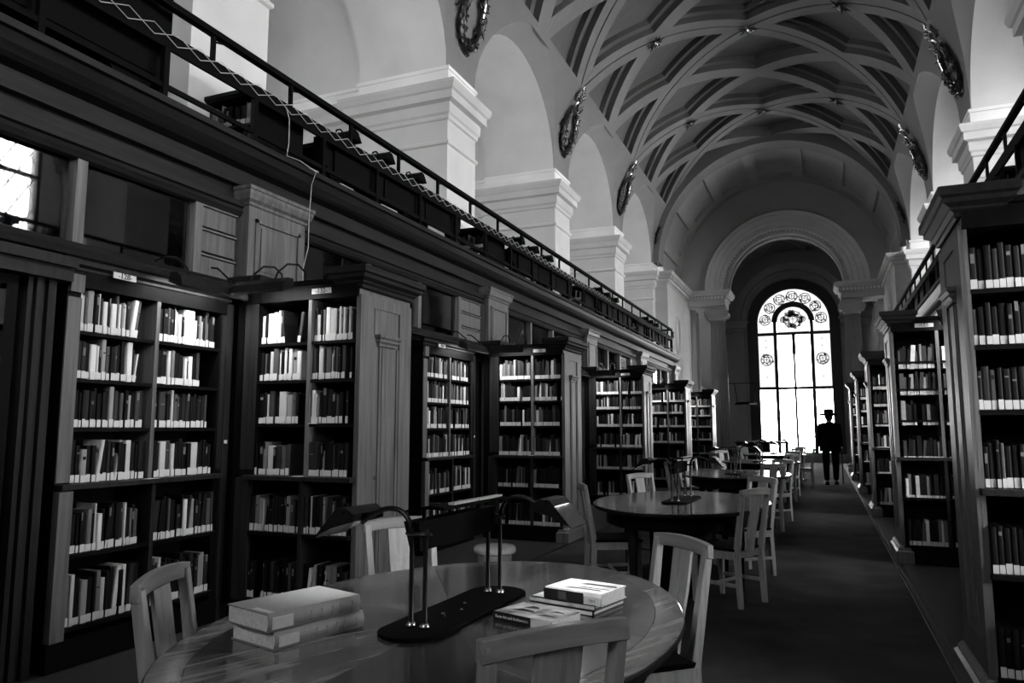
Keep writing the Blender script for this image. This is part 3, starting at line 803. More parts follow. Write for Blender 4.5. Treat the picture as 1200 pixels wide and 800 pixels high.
def wallcase():
    """built-in bookcase along the left wall; local x along the wall (0..1.3), y depth, near face at y=0"""
    r = bpy.data.objects.new('wall_bookcase', None); COL.objects.link(r)
    b = MB(); b.box(0, .09, 0, .31, 0, 2.35); b.box(1.245, 1.30, 0, .31, 0, 2.35); b.box(0, 1.3, .29, .31, 0, 2.35)
    b.box(0, 1.3, -.03, .30, 0, .17); b.box(0, 1.3, -.01, .3, 2.27, 2.42); b.build('carcass', M_CASE, r)
    b = MB(); b.box(.0, .09, -.012, 0, 1.08, 2.20); b.box(.0, .09, -.05, 0, .17, 1.03); b.build('stile', M_PALE, r)
    b = MB(); b.box(.0, .09, -.03, 0, 2.23, 2.34); b.build('stile_block', M_PALE, r)
    b = MB(); b.rings(-.01, 1.31, -.0, .28, [(0, 2.35), (.02, 2.37), (.02, 2.385), (.05, 2.40), (.05, 2.43), (.06, 2.44)]); b.build('cornice', M_OAK, r)
    for z in WSZ:
        b = MB()
        if z == 1.07: b.box(.0, 1.26, -.075, .29, z-.03, z)
        else: b.box(.09, 1.245, -.0 if z > 1.07 else -.05, .29, z-.022, z)
        b.build('shelf', M_OAK if z == 1.07 else M_CASEH, r)
    b = MB(); b.box(.655, .685, -.008, .29, 1.07, 2.27); b.build('upright', M_PALE, r)  # paler above the ledge, standing in for light from the lamp
    b = MB(); b.box(.655, .685, -.052, .29, .17, 1.04); b.build('upright', M_OAK, r)
    b = MB(); b.box(1.30, 1.36, -.02, .3, 0, 2.35); b.box(1.262, 1.30, -.006, 0, 1.1, 2.26); b.build('side_post', M_OAK, r)
    picture_light(r, lambda p: (p[0], p[1]+.05, p[2]-.01), .62, 1.24, 1)
    return r
WSZ = [2.0, 1.705, 1.405, 1.07, .655, .235]

def number_plate(r, x, y, z, txt):
    p = MB().box(-.085, .085, -.004, 0, -.02, .02).build('number_plate', M_WHITE, r, loc=(x, y, z))
    lettering(txt, .05, 'plate_lettering', M_BLACK, p, (0, -.006, 0), (PI/2, 0, 0), .0015)
ecL = endcase(-1); ecR = endcase(1)
lab = {
 ('L', 0): 'oak end bookcase numbered 132, second from the photo left, with pale carved end panel',
 ('L', 1): 'oak end bookcase behind the far lamp of the near table, with pale plinth',
 ('L', 2): 'left side end bookcase directly behind the second table and its pale chair',
 ('L', 3): 'narrow looking left end bookcase, second from the far end of the left row',
 ('L', 4): 'farthest end bookcase of the left row, nearest the fluted column',
 ('R', 0): 'huge dark bookcase at the right edge of the photo, closest to the camera',
 ('R', 1): 'right side end bookcase just behind the dark one at the right edge',
 ('R', 2): 'third end bookcase of the right row, half hidden, with a lit end moulding',
 ('R', 3): 'fourth end bookcase of the right row, thin sliver beside the aisle',
 ('R', 4): 'farthest end bookcase of the right row, beside the man in the hat'}
cases = {}
for (sd, proto, x) in (('L', ecL, CX-3.06), ('R', ecR, CX+3.06)):
    for k in range(5):
        o = proto if k == 0 else copy_tree(proto)
        o.location = (x, YK(k)-.35, 0); tag(o, lab[(sd, k)], 'bookcase', 'end bookcases along the reading room')
        cases[(sd, k)] = o
        if sd == 'R' and k == 0: o.scale = (1.03, 1, 1.04)
for sd, proto, x in (('L', ecL, CX-3.06), ('R', ecR, CX+3.06)):
    o = copy_tree(proto); o.location = (x, YK(-1)-.35, 0)  # unseen bookcases added beside the camera to block light from behind
    tag(o, 'end bookcase beside the photographer on the %s, added out of view to block light' % {'L': 'left', 'R': 'right'}[sd], 'bookcase', 'end bookcases along the reading room')
num = {('L', 0): '·132·', ('L', 1): '·134·', ('L', 2): '·136·', ('L', 3): '·138·', ('L', 4): '·140·', ('R', 1): '·133·', ('R', 2): '·135·', ('R', 0): '·131·'}
for key in (('L', 0), ('L', 1), ('L', 2), ('R', 1)):
    s = 1 if key[0] == 'L' else -1
    number_plate(cases[key], s*.86, -.025, 2.40, {('L', 0): '-132-', ('L', 1): '-136-', ('L', 2): '-140-', ('R', 1): '-133-'}[key])
wcs = {}
wc = wallcase()
for k, y0, lb in ((0, 3.06, 'built-in wall bookcase numbered 128, leftmost in the photo, beside the dark panelled door'),
                  (1, 7.42, 'built-in wall bookcase between the two nearest end cases, partly behind the pale end panel'),
                  (2, 11.95, 'built-in wall bookcase hidden deep in the third alcove of the left wall')):
    o = wc if k == 0 else copy_tree(wc)
    o.location = (CX-3.06, y0, 0); o.rotation_euler = (0, 0, PI/2); tag(o, lb, 'bookcase', 'bookcases built into the left wall'); wcs[k] = o
number_plate(wcs[0], .34, -.062, 2.375, '-128-'); number_plate(wcs[1], .34, -.062, 2.375, '-134-')
# small card on the post
for k in (0, 1):
    MB().box(1.315, 1.345, -.024, -.02, 1.29, 1.315).build('shelf_card', M_WHITE, wcs[k])
# white markers on the ledges
for key, x in ((('L', 0), .72), (('L', 1), .75), (('L', 0), .80)):
    z = 1.062 if x != .80 else 1.437
    MB().box(x-.035, x+.035, -.07 if z < 1.2 else -.01, -.03 if z < 1.2 else .0, z-.001, z+.003).build('shelf_marker', M_WHITE, cases[key])
MB().box(.60, .70, -.07, -.04, 1.069, 1.073).build('shelf_marker', M_WHITE, wcs[0])

# panelled door and plain wall between cases
dr = struct(MB().box(CX-3.16, CX-3.12, .6, 2.80, 0, 2.30).build('door_1', M_CASE))
for y0, y1 in ((.68, 1.62), (1.78, 2.72)):
    for z0, z1 in ((.15, .95), (1.08, 1.84), (1.95, 2.22)):
        b = MB()
        for (a_, b_, c_, d_) in ((y0, y1, z0, z0+.035), (y0, y1, z1-.035, z1), (y0, y0+.035, z0, z1), (y1-.035, y1, z0, z1)): b.box(CX-3.125, CX-3.10, a_, b_, c_, d_)
        b.box(CX-3.125, CX-3.11, y0+.09, y1-.09, z0+.09, z1-.09) if z1-z0 > .3 else b.box(CX-3.125, CX-3.11, y0+.07, y1-.07, z0+.07, z1-.07)
        b.build('door_panel', M_OAK, dr)
b = MB()
for i, xx in enumerate((0, .03, .06, .09, .12)):
    b.box(CX-3.20, CX-3.08+.025*(i % 2), 2.83+xx*1.2, 2.86+xx*1.2, 0, 2.28)
b.box(CX-3.2, CX-3.0, .4, 3.05, 2.28, 2.36); b.box(CX-3.2, CX-2.96, .4, 3.05, 2.36, 2.42)
b.build('door_frame', M_OAK, dr)
MB().lathe([(.004, 0), (.02, .01), (.028, .03), (.02, .05), (.0, .055)], n=14).build('door_knob', M_METAL, dr, loc=(CX-3.12, 1.70, 1.0)).rotation_euler = (0, PI/2, 0)
for k in range(0, 4):
    for j in range(3):
        y0 = YK(k)+.4+j*.62
        b = MB(); b.box(CX-3.43, CX-3.38, y0, y0+.58, .2, 2.35); b.box(CX-3.385, CX-3.37, y0+.08, y0+.5, .35, 2.2)
        b.build('panel', M_OAK, scr)

# ================================================================ BOOKS
bk = MB()                       # unit book: x -.5..+.5 width, y 0 (spine) .. 1 depth, z 0..1
prof = [(-.5, .06), (-.42, .015), (-.2, 0), (.2, 0), (.42, .015), (.5, .06), (.5, 1), (-.5, 1)]
bk.prism(prof, 'Z', 0, 1)
BOOK = bk.mesh('book', M_BOOK[0]); 
LABEL = MB().box(-.46, .46, -.02, .03, 0, 1).mesh('spine_label', M_WHITE)
BANDM = MB().box(-.44, .44, -.012, .02, 0, 1).mesh('title_band', M_WHITE)
tone_word = ['black', 'black', 'dark', 'dark', 'dark grey', 'grey', 'mid grey', 'light grey', 'pale', 'white']
rb = random.Random(11)
def parse(spec):
    out = []
    for t in spec.split():
        if t[0] == '_': out.append(('gap', int(t[1:])/1000)); continue
        ln = 0
        if t[0] == '/': ln = 7; t = t[1:]
        elif t[0] == '<': ln = -9; t = t[1:]
        a = t.split('.'); out.append((int(a[0]), int(a[1])/1000, int(a[2])/1000, ln))
    return out
def rand_row(width, mean=2, hm=.21, rr=None, tmax=.27):
    rr = rr or rb; out = []; x = 0; lean = 0
    while True:
        wd = rr.choice([.014, .018, .022, .026, .03, .036, .042])
        if rr.random() < .04: out.append(('gap', rr.uniform(.02, .06))); x += out[-1][1]
        if x + wd > width - .012: break
        q = rr.random()
        t = rr.choice([0, 1, 1, 2]) if q < .52 + (2-mean)*.12 else (rr.choice([3, 4, 5]) if q < .8 else rr.choice([6, 7, 8, 9]))
        out.append((t, wd, min(tmax, hm + rr.uniform(-.035, .04)), rr.choice([0]*14 + [5, 6])))
        x += wd + .0015
    return out
rows_all = []                   # (frame, case key, shelf phrase, half phrase, x0, z, depth offset, row)
def add_books(fr_pt, rz, items, phrase, casename, group, idx_words, indiv, stuff=None, dep=.17, sx=1):
    """fr_pt(x, y, z) -> world; items in a row from x=0"""
    x = 0.006; n = 0
    for it in items:
        if it[0] == 'gap': x += it[1]; continue
        t, wd, h, ln = it
        lx = x + wd/2 + (math.sin(math.radians(ln))*h if ln > 0 else 0)*.0
        y = rb.uniform(.012, .03); d = dep
        if indiv:
            o = bpy.data.objects.new('book', BOOK); COL.objects.link(o)
            o.location = fr_pt(lx, y, 0); o.rotation_euler = (0, math.radians(ln), rz); o.scale = (wd, d, h)
            o.material_slots[0].link = 'OBJECT'; o.material_slots[0].material = M_BOOK[t]
            if ln > 0: pass
            hw = 'tall' if h > .225 else ('short' if h < .19 else 'mid-height')
            ww = 'thick' if wd > .034 else ('slim' if wd < .017 else '')
            lean = ' leaning' if ln else ''
            adj = ' '.join(q for q in (tone_word[t], hw, ww) if q)
            o['label'] = '%s%s book, %s from left, %s, %s' % (adj, lean, ORD[min(n, 27)], phrase, casename)
            o['category'] = 'book'; o['group'] = group
            l = bpy.data.objects.new('spine_label', LABEL); COL.objects.link(l); l.parent = o
            l.location = (0, -.004/d, .01/h*.4); l.scale = (1, .1/1, min(.9, rb.choice([.042, .046, .05])/h))
            if rb.random() < .35 and t < 8:
                bb = bpy.data.objects.new('title_band', BANDM); COL.objects.link(bb); bb.parent = o
                bb.location = (0, -.002/d, rb.uniform(.6, .85)); bb.scale = (.6, .1, rb.choice([.008, .02, .05])/h)
                bb.material_slots[0].link = 'OBJECT'; bb.material_slots[0].material = M_BOOK[6] if t < 5 else M_BOOK[1]
        else:
            a = math.radians(ln); ca, sa = math.cos(a), math.sin(a)
            def TT(p): 
                u, v = p[0]*ca + p[2]*sa, -p[0]*sa + p[2]*ca
                return fr_pt(lx + u, y + p[1], v)
            stuff.T = TT
            stuff.m = t; stuff.box(-wd/2, wd/2, 0, d, 0, h)
            stuff.m = 10; stuff.box(-wd/2*.92, wd/2*.92, -.003, 0, .004, .05)
        x += wd + .0015 + (abs(math.sin(math.radians(ln))*h) if (ln and (n == 0 or True)) and ln < 0 else 0) + (math.sin(math.radians(ln))*h*.12 if ln > 0 else 0)
        n += 1
SH = ['top shelf', 'second shelf', 'third shelf', 'fourth shelf', 'fifth shelf', 'bottom shelf']
spec128 = {
 (0, 0): "9.14.235 8.12.200 5.12.190 7.30.240 _6 2.20.215 8.9.225 3.16.200 9.22.185 3.12.200 9.28.180 5.14.235 9.14.185 7.13.195 8.12.190 2.18.210 /9.24.225 /5.20.225",
 (0, 1): "1.26.200 1.24.205 4.14.215 2.20.210 1.9.235 9.18.200 8.18.185 2.16.175 9.66.225 8.10.165 2.14.200 6.12.200 7.10.165 2.20.190 5.18.235 1.14.190 2.22.210",
 (1, 0): "_4 3.22.205 _6 3.24.205 1.22.200 9.34.195 8.16.190 1.16.180 7.24.235 5.20.195 1.26.190 4.14.200 1.22.210 1.24.235 6.14.195 9.34.235 3.10.190 /9.12.170",
 (1, 1): "1.28.210 1.30.220 8.18.210 6.18.215 1.26.200 2.26.190 9.14.175 1.13.160 9.24.190 1.22.180 4.18.220",
 (2, 0): "1.26.205 0.12.190 2.14.205 3.20.205 1.20.200 2.12.220 0.20.190 _8 2.16.200 1.16.210 7.22.240 4.18.210 1.16.200 5.18.200 1.16.215 7.14.190 0.16.200 _6 4.22.215 3.20.220",
 (2, 1): "2.20.205 _8 4.34.220 1.10.180 2.20.210 8.12.240 5.18.210 4.14.200 1.18.190 3.20.215 3.22.205 1.18.200 2.12.215 0.16.190 3.14.205 2.14.200 4.12.215",
 (3, 0): "1.22.230 0.22.200 7.30.180 1.22.200 0.20.200 /8.18.245 1.20.200 1.20.215 3.16.225 0.20.210 /7.12.230 1.24.215 0.22.205 8.30.225 2.20.215 1.12.200 2.32.220",
 (3, 1): "0.20.220 3.12.205 8.34.215 4.32.220 8.20.200 0.28.210 2.20.230 1.26.200 0.22.200 8.44.205 1.14.205 0.16.215 1.18.220 0.14.200 2.16.190",
}
spec132 = {
 (0, 0): "8.16.190 1.12.200 9.40.205 9.24.210 8.14.230 3.14.240 <2.14.235 _70 /4.18.205",
 (0, 1): "5.10.230 8.22.175 1.10.200 6.12.205 9.26.230 8.36.210 1.12.190 9.14.220 6.10.200 9.12.210 4.12.200 8.14.215 4.12.200",
 (1, 0): "1.18.190 5.16.185 1.20.180 8.18.195 5.28.215 9.14.205 1.18.190 9.16.215 1.8.190 9.20.205 7.26.205 9.24.190",
 (1, 1): "4.18.200 1.9.195 9.10.220 8.18.205 3.10.200 5.32.210 8.8.165 3.14.210 4.14.205 2.10.200 3.12.215 4.14.215 _34 2.12.200",
 (2, 0): "0.30.200 2.14.210 8.8.195 4.30.215 _18 1.18.180 8.42.210 7.30.190 5.18.200 1.16.190",
 (2, 1): "9.14.215 8.12.190 6.10.170 1.14.200 1.28.225 2.26.220 1.22.200 4.12.185 1.20.200 _24 2.14.210",
 (3, 0): "0.12.200 _10 1.26.190 6.18.215 8.34.190 1.20.180 3.26.190 5.24.190 4.22.200",
 (3, 1): "3.28.215 3.20.220 1.10.200 1.10.210 7.8.160 0.24.215 1.20.220 4.12.200 0.26.210 1.22.205 2.18.210",
}
stuffb = MB()
count = [0]
def end_rows(key, indiv, name):
    sd, k = key; s = 1 if sd == 'L' else -1
    ox = CX - 3.06 if sd == 'L' else CX + 3.06; oy = YK(k)-.35
    for i, z in enumerate(SHZ):
        for h in (0, 1):
            wid = .735-W0 if h == 0 else W1-.765-.01
            # left-to-right in the photo: from x = W0 on the left side; mirrored on the right side
            if sd == 'L': x0 = W0 if h == 0 else .765
            else: x0 = (W1-.012) if h == 0 else .735
            if sd == 'R': wid = (W1-.012-.765) if h == 0 else (.735-W0)
            fy = -.0 if i < 3 else (-.04 if i == 3 else -.045)
            if i == 3: fy = -.02
            if sd == 'L': fp = lambda x, y, zz, x0=x0, z=z, fy=fy: Vector((ox + x0 + x, oy + y + fy, z + zz + .001))
            else: fp = lambda x, y, zz, x0=x0, z=z, fy=fy: Vector((ox - x0 + x, oy + y + fy, z + zz + .001))
            items = None
            if key == ('L', 0) and (i, h) in spec132: items = stretch(parse(spec132[(i, h)]), wid, .98, 1.13, .25)
            if items is None: items = rand_row(wid, 3.2 if i < 2 else 1.2, [.225, .215, .23, .23, .25, .26][i], tmax=.262)  # top two shelves get paler books, lamp light put into the tones
            items = fit(items, wid)
            hp = ['left half', 'right half'][h]
            add_books(fp, 0, items, '%s %s' % (SH[i], hp), name, '%s books in the %s' % (SH[i], name), None, indiv, stuffb)
            if indiv: count[0] += sum(1 for q in items if q[0] != 'gap')
def stretch(items, wid, frac=.985, hs=1.13, hmax=.262):
    tot = sum(q[1] if q[0] == 'gap' else q[1] + .0015 + abs(math.sin(math.radians(q[3])))*q[2]*(1 if q[3] < 0 else .12) for q in items)
    f = max(1.0, min(1.6, (wid*frac-.012)/tot))
    return [q if q[0] == 'gap' else (q[0], q[1]*f, min(hmax, q[2]*hs), q[3]) for q in items]
def fit(items, wid):
    out = []; x = .006
    for it in items:
        w_ = it[1] + (0 if it[0] == 'gap' else .0015 + abs(math.sin(math.radians(it[3])))*it[2]*(1 if it[3] < 0 else .12))
        if x + w_ > wid: break
        x += w_; out.append(it)
    if out and out[-1][0] != 'gap' and out[-1][3] > 0:          # a leaning last book keeps inside the case
        q = out[-1]
        if x + math.sin(math.radians(q[3]))*q[2] > wid: out[-1] = (q[0], q[1], q[2], 0)
    return out
def wall_rows(k, indiv, name):
    y0 = wcs[k].location.y
    for i, z in enumerate(WSZ):
        for h in (0, 1):
            x0 = .095 if h == 0 else .69
            wid = .55
            fy = -.0 if i < 3 else (-.02 if i == 3 else -.045)
            fp = lambda x, y, zz, x0=x0, z=z, fy=fy: Vector((CX-3.06 - (y+fy), y0 + x0 + x, z + zz + .001))
            items = stretch(parse(spec128[(i, h)]), wid, .84 if (i, h) in ((0, 0), (1, 0), (1, 1)) else .98) if (k == 0 and (i, h) in spec128) else rand_row(wid, 3.2 if (i < 2) else 1.2, [.22, .22, .225, .23, .25, .27][i], tmax=.3)  # random rows darker on lower shelves, shade put into the book tones
            items = fit(items, wid)
            add_books(fp, PI/2, items, '%s %s' % (SH[i], ['left half', 'right half'][h]), name, '%s books in the %s' % (SH[i], name), None, indiv, stuffb)
            if indiv: count[0] += sum(1 for q in items if q[0] != 'gap')
wall_rows(0, True, 'leftmost bookcase')
end_rows(('L', 0), True, 'pale-ended bookcase')
# the dark case at the right edge: only the part inside the frame is individual
def right_near():
    ox = CX+3.06; oy = YK(0)-.35
    specs = ["3.34.225 2.30.215 2.34.230 4.26.210 3.30.240 2.34.225 3.30.215 2.26.220", "6.20.190 1.30.200 2.28.220 1.30.200 2.34.215 3.28.210 1.30.200 2.26.215",
             "3.20.200 4.34.225 6.26.205 1.26.215 2.34.210 1.30.215 2.30.220", "1.22.205 4.26.225 2.20.240 6.18.225 1.30.210 2.28.215 1.26.220",
             "1.28.230 2.26.235 1.30.225 2.26.230 1.30.225 1.28.230", "2.28.235 1.30.235 3.26.230 1.30.235 2.28.230 1.30.235"]
    for i, z in enumerate(SHZ):
        fy = 0 if i < 3 else (-.02 if i == 3 else -.045)
        fp = lambda x, y, zz, z=z, fy=fy: Vector((ox - (W1-.012)*1.03 + x, oy + y + fy, z*1.04 + zz + .001))
        items = [(max(0, q[0]-1), q[1], q[2], q[3]) for q in fit(parse(specs[i]), .385)]  # cloth tones dropped a step to carry the shade on this case
        add_books(fp, 0, items, '%s' % SH[i], 'right edge bookcase', 'books in the dark case at the right edge', None, True)
        count[0] += len(items)
        fp = lambda x, y, zz, z=z, fy=fy: Vector((ox - .757 + x, oy + y + fy, z*1.04 + zz + .001))
        add_books(fp, 0, fit(rand_row(.45, 1.5), .45), '', '', '', None, False, stuffb)
right_near()
for key in [('L', 1), ('L', 2), ('L', 3), ('L', 4), ('R', 1), ('R', 2), ('R', 3), ('R', 4)]: end_rows(key, False, '')
wall_rows(1, False, ''); wall_rows(2, False, '')
print('individual books', count[0])
stuffb.T = None

# ================================================================ TABLES
TZ = .75; TA, TB = .77, 1.13; TX = -1.22
M_TOPS = []; VT = (.07, .26, .04, .15)
def veneer(i, ang):
    m, n, l, b = nt('table veneer %d' % i)
    tc = n.new('ShaderNodeTexCoord'); mp = n.new('ShaderNodeMapping'); mp.inputs['Rotation'].default_value = (0, 0, -ang)
    l.new(tc.outputs['Object'], mp.inputs['Vector'])
    mp2 = n.new('ShaderNodeMapping'); mp2.inputs['Scale'].default_value = (2.2, 22, 1); l.new(mp.outputs['Vector'], mp2.inputs['Vector'])
    nz = n.new('ShaderNodeTexNoise'); nz.inputs['Scale'].default_value = 1; nz.inputs['Detail'].default_value = 7; nz.inputs['Distortion'].default_value = 1.2
    l.new(mp2.outputs['Vector'], nz.inputs['Vector'])
    cr = n.new('ShaderNodeValToRGB'); e = cr.color_ramp.elements
    e[0].position = .32; e[0].color = (.003, .003, .003, 1); e[1].position = .7; e[1].color = (VT[i], VT[i], VT[i], 1)
    l.new(nz.outputs['Fac'], cr.inputs['Fac']); l.new(cr.outputs['Color'], b.inputs['Base Color'])
    rr = n.new('ShaderNodeMapRange'); rr.inputs['To Min'].default_value = .14; rr.inputs['To Max'].default_value = .3
    l.new(nz.outputs['Fac'], rr.inputs['Value']); l.new(rr.outputs['Result'], b.inputs['Roughness'])
    b.inputs['Specular IOR Level'].default_value = .6
    b.inputs['Coat Weight'].default_value = .5; b.inputs['Coat Roughness'].default_value = .1
    return m
def table():
    r = bpy.data.objects.new('oval_reading_table', None); COL.objects.link(r)
    N = 96
    def el(a, b_, i, n=N): return (a*math.cos(2*PI*i/n), b_*math.sin(2*PI*i/n))
    c = MB()
    prof = [(0, .715), (.012, .718), (.02, .73), (.02, .742), (.014, .7485), (0, .7485)]
    rows = [[(el(TA-.02+o, TB-.02+o, i)[0], el(TA-.02+o, TB-.02+o, i)[1], z) for i in range(N)] for o, z in prof]
    ids = c.grid(rows, True); c.face(*ids[0][::-1]); c.face(*ids[-1]); c.build('table_core', M_OAKY, r, smooth=False)
    eb = MB(); eb.grid([[(*el(TA+o, TB+o, i), z) for i in range(N)] for o, z in ((-.10, .7485), (-.10, .75), (-.008, .75), (-.004, .748), (-.004, .745))], True)
    eb.build('edge_band', M_TOPS[1], r)
    for j in range(8):
        p = MB(); a0, a1 = 2*PI*j/8+.0012, 2*PI*(j+1)/8-.0012
        q = [(.0006*math.cos((a0+a1)/2), .0006*math.sin((a0+a1)/2))] + [((TA-.1025)*math.cos(a0+(a1-a0)*i/12), (TB-.1025)*math.sin(a0+(a1-a0)*i/12)) for i in range(13)]
        p.prism(q, 'Z', .7485, .7502); p.build('veneer_panel', M_TOPS[j % len(M_TOPS)], r)
    ap = MB(); ap.grid([[(*el(TA+o, TB+o, i), z) for i in range(N)] for o, z in ((-.12, .715), (-.12, .60), (-.115, .595), (-.14, .59), (-.14, .715))], True)
    ap.build('apron', M_CASE, r)
    for x, y in ((-.28, -.75), (.28, -.75), (-.28, .75), (.28, .75), (-.5, 0), (.5, 0)):
        b = MB(); b.frus(x-.022, x+.022, y-.022, y+.022, .0, x-.036, x+.036, y-.036, y+.036, .60); b.box(x-.038, x+.038, y-.038, y+.038, .60, .715)
        bevel(b.build('leg', M_OAK, r), .003, 1)
    b = MB(); b.rings(-.22, .22, -.55, .55, [(0, .02), (0, .1), (-.03, .12), (-.03, .715)]); b.build('pedestal', M_CASE, r)
    return r
M_TOPS = [veneer(i, a) for i, a in enumerate((.4, 1.2, 2.0, 2.75))]
tbl = table()
tables = []
tl = ['glossy oval reading table nearest the camera, with two lamps and stacked books', 'glossy oval reading table, second from the camera, four chairs around it',
      'third oval reading table along the aisle, seen edge on', 'fourth oval reading table along the aisle, seen edge on', 'farthest oval reading table, before the great window']
for k in range(5):
    o = tbl if k == 0 else copy_tree(tbl)
    o.location = (TX, 2.41+P*k, 0); tag(o, tl[k], 'table', 'oval reading tables'); tables.append(o)

# ---- twin reading lamps with a shared base and a bridge panel
DESK_W = 3.0
def lamp():
    r = bpy.data.objects.new('double_reading_lamp', None); COL.objects.link(r)
    for yy in (-.2, .2): MB().box(-.035, -.025, yy-.006, yy+.006, .34, .385).build('rest_bracket', M_IRON_OR_BACKLIT, r)
    b = MB(); pts = []
    L_, Wd = .42, .115
    for i in range(24):
        a = 2*PI*i/24; cx_ = 0; yy = (L_-Wd)*(1 if math.sin(a) > 0 else -1)
        pts.append((Wd*math.cos(a), yy + Wd*math.sin(a)))
    b.prism(pts, 'Z', .0, .012); bevel(b.build('lamp_base', M_IRON_OR_BACKLIT, r), .002, 1)
    for sy in (-1, 1):
        for x in (-.026, .026):
            p = MB(); p.lathe([(.012, .012), (.0085, .02), (.008, .30), (.008, .325)], x, sy*.28, 12); p.build('pole', M_METAL, r, smooth=True)
            c = MB(); c.lathe([(.016, .012), (.018, .018), (.012, .026), (.009, .03)], x, sy*.28, 12); c.build('pole_ferrule', M_CHROME, r, smooth=True)
        sx = sy                 # near pair reaches left, far pair reaches right
        c = MB(); c.lathe([(.03, .30), (.042, .304), (.042, .31), (.03, .315)], 0, sy*.28, 20, 1.2, .6); c.build('collar', M_METAL, r, smooth=True)
        a = MB(); pts = []
        for i in range(17):
            t = PI*i/16*.62
            pts.append((sx*(.03 + .20*(1-math.cos(t))*.72), sy*.28, .31 + .075*math.sin(t*1.45)))
        a.tube(pts, .009, 10); arm = a.build('arm', M_METAL, r, smooth=True)
        ex = pts[-1][0]
        # tent-shaped shade on its own axle
        s = MB(); hl = .085
        zt = .375
        prof = [(.03, -.005), (.06, .03), (.02, .055), (-.03, .05), (-.14, -.07), (-.135, -.075), (-.025, .042), (.018, .046), (.05, .025), (.024, -.005)]
        T = lambda p: (ex + sx*.02 - sx*p[0]*.78, sy*.28 + p[1], zt + p[2]*.8-.03)
        s.T = T
        s.prism([(u, v) for u, v in prof], 'Y', -hl, hl)
        sh = s.build('lamp_shade', M_METAL, r)
        for e in (-hl, hl):
            q = MB(T); q.prism([(.06, .0), (.06, .03), (.02, .055), (-.03, .05), (-.14, -.07), (-.05, -.03)], 'Y', e-.003, e+.003); q.build('shade_end', M_METAL, sh)
        d_ = bpy.data.lights.new('reading_light', 'AREA'); d_.shape = 'RECTANGLE'; d_.size = .14; d_.size_y = .03; d_.energy = DESK_W; d_.spread = math.radians(165)
        l_ = bpy.data.objects.new('reading_light', d_); COL.objects.link(l_); l_.parent = sh
        l_.location = T((-.045, 0, .012)); l_.rotation_euler = Vector((sx*.75, 0, -.65)).to_track_quat('-Z', 'Y').to_euler()
        MB(T).tube([(-.035, -hl*.8, .025), (-.035, hl*.8, .025)], .008, 8).build('lamp_tube', emit_tube, sh)
        cc_ = MB(T); cc_.tube([(.0, -hl-.01, .04), (.0, hl+.01, .04)], .014, 10); cc_.build('shade_rod', M_METAL, sh)
    b = MB(); b.frus(-.04, .0, -.27, .27, .25, -.06, .0, -.28, .30, .345); b.build('bridge_panel', M_IRON_OR_BACKLIT, r)
    b = MB(); b.prism([(-.10, .365), (-.10, .372), (.0, .392), (.06, .387), (.06, .378), (.0, .38)], 'Y', -.22, .27); b.build('book_rest', M_IRON_OR_BACKLIT, r)
    MB().box(.03, .055, -.14, .04, .389, .397).build('notice_strip', M_WHITE, r); MB().box(.03, .055, .05, .24, .389, .396).build('notice_strip', M_WHITE, r)
    for x, y in ((-.01, -.1), (.02, -.02), (-.015, .07)):
        q = MB(); q.lathe([(.007, .012), (.007, .016), (.004, .018)], x, y, 10); q.build('base_screw', M_CHROME, r)
    return r
lp = lamp()
ll = ['dark double lamp standing on the nearest oval table beside the stacked books', 'dark double lamp in the middle of the second oval table', 'dark double lamp on the third oval table from the camera',
      'dark double lamp on the fourth oval table from the camera', 'dark double lamp on the farthest oval table']
for k in range(5):
    o = lp if k == 0 else copy_tree(lp)
    o.location = (TX - .01, 2.46+P*k, TZ+.0006); o.rotation_euler = (0, 0, math.radians(-2)); tag(o, ll[k], 'lamp', 'double reading lamps on the oval tables')

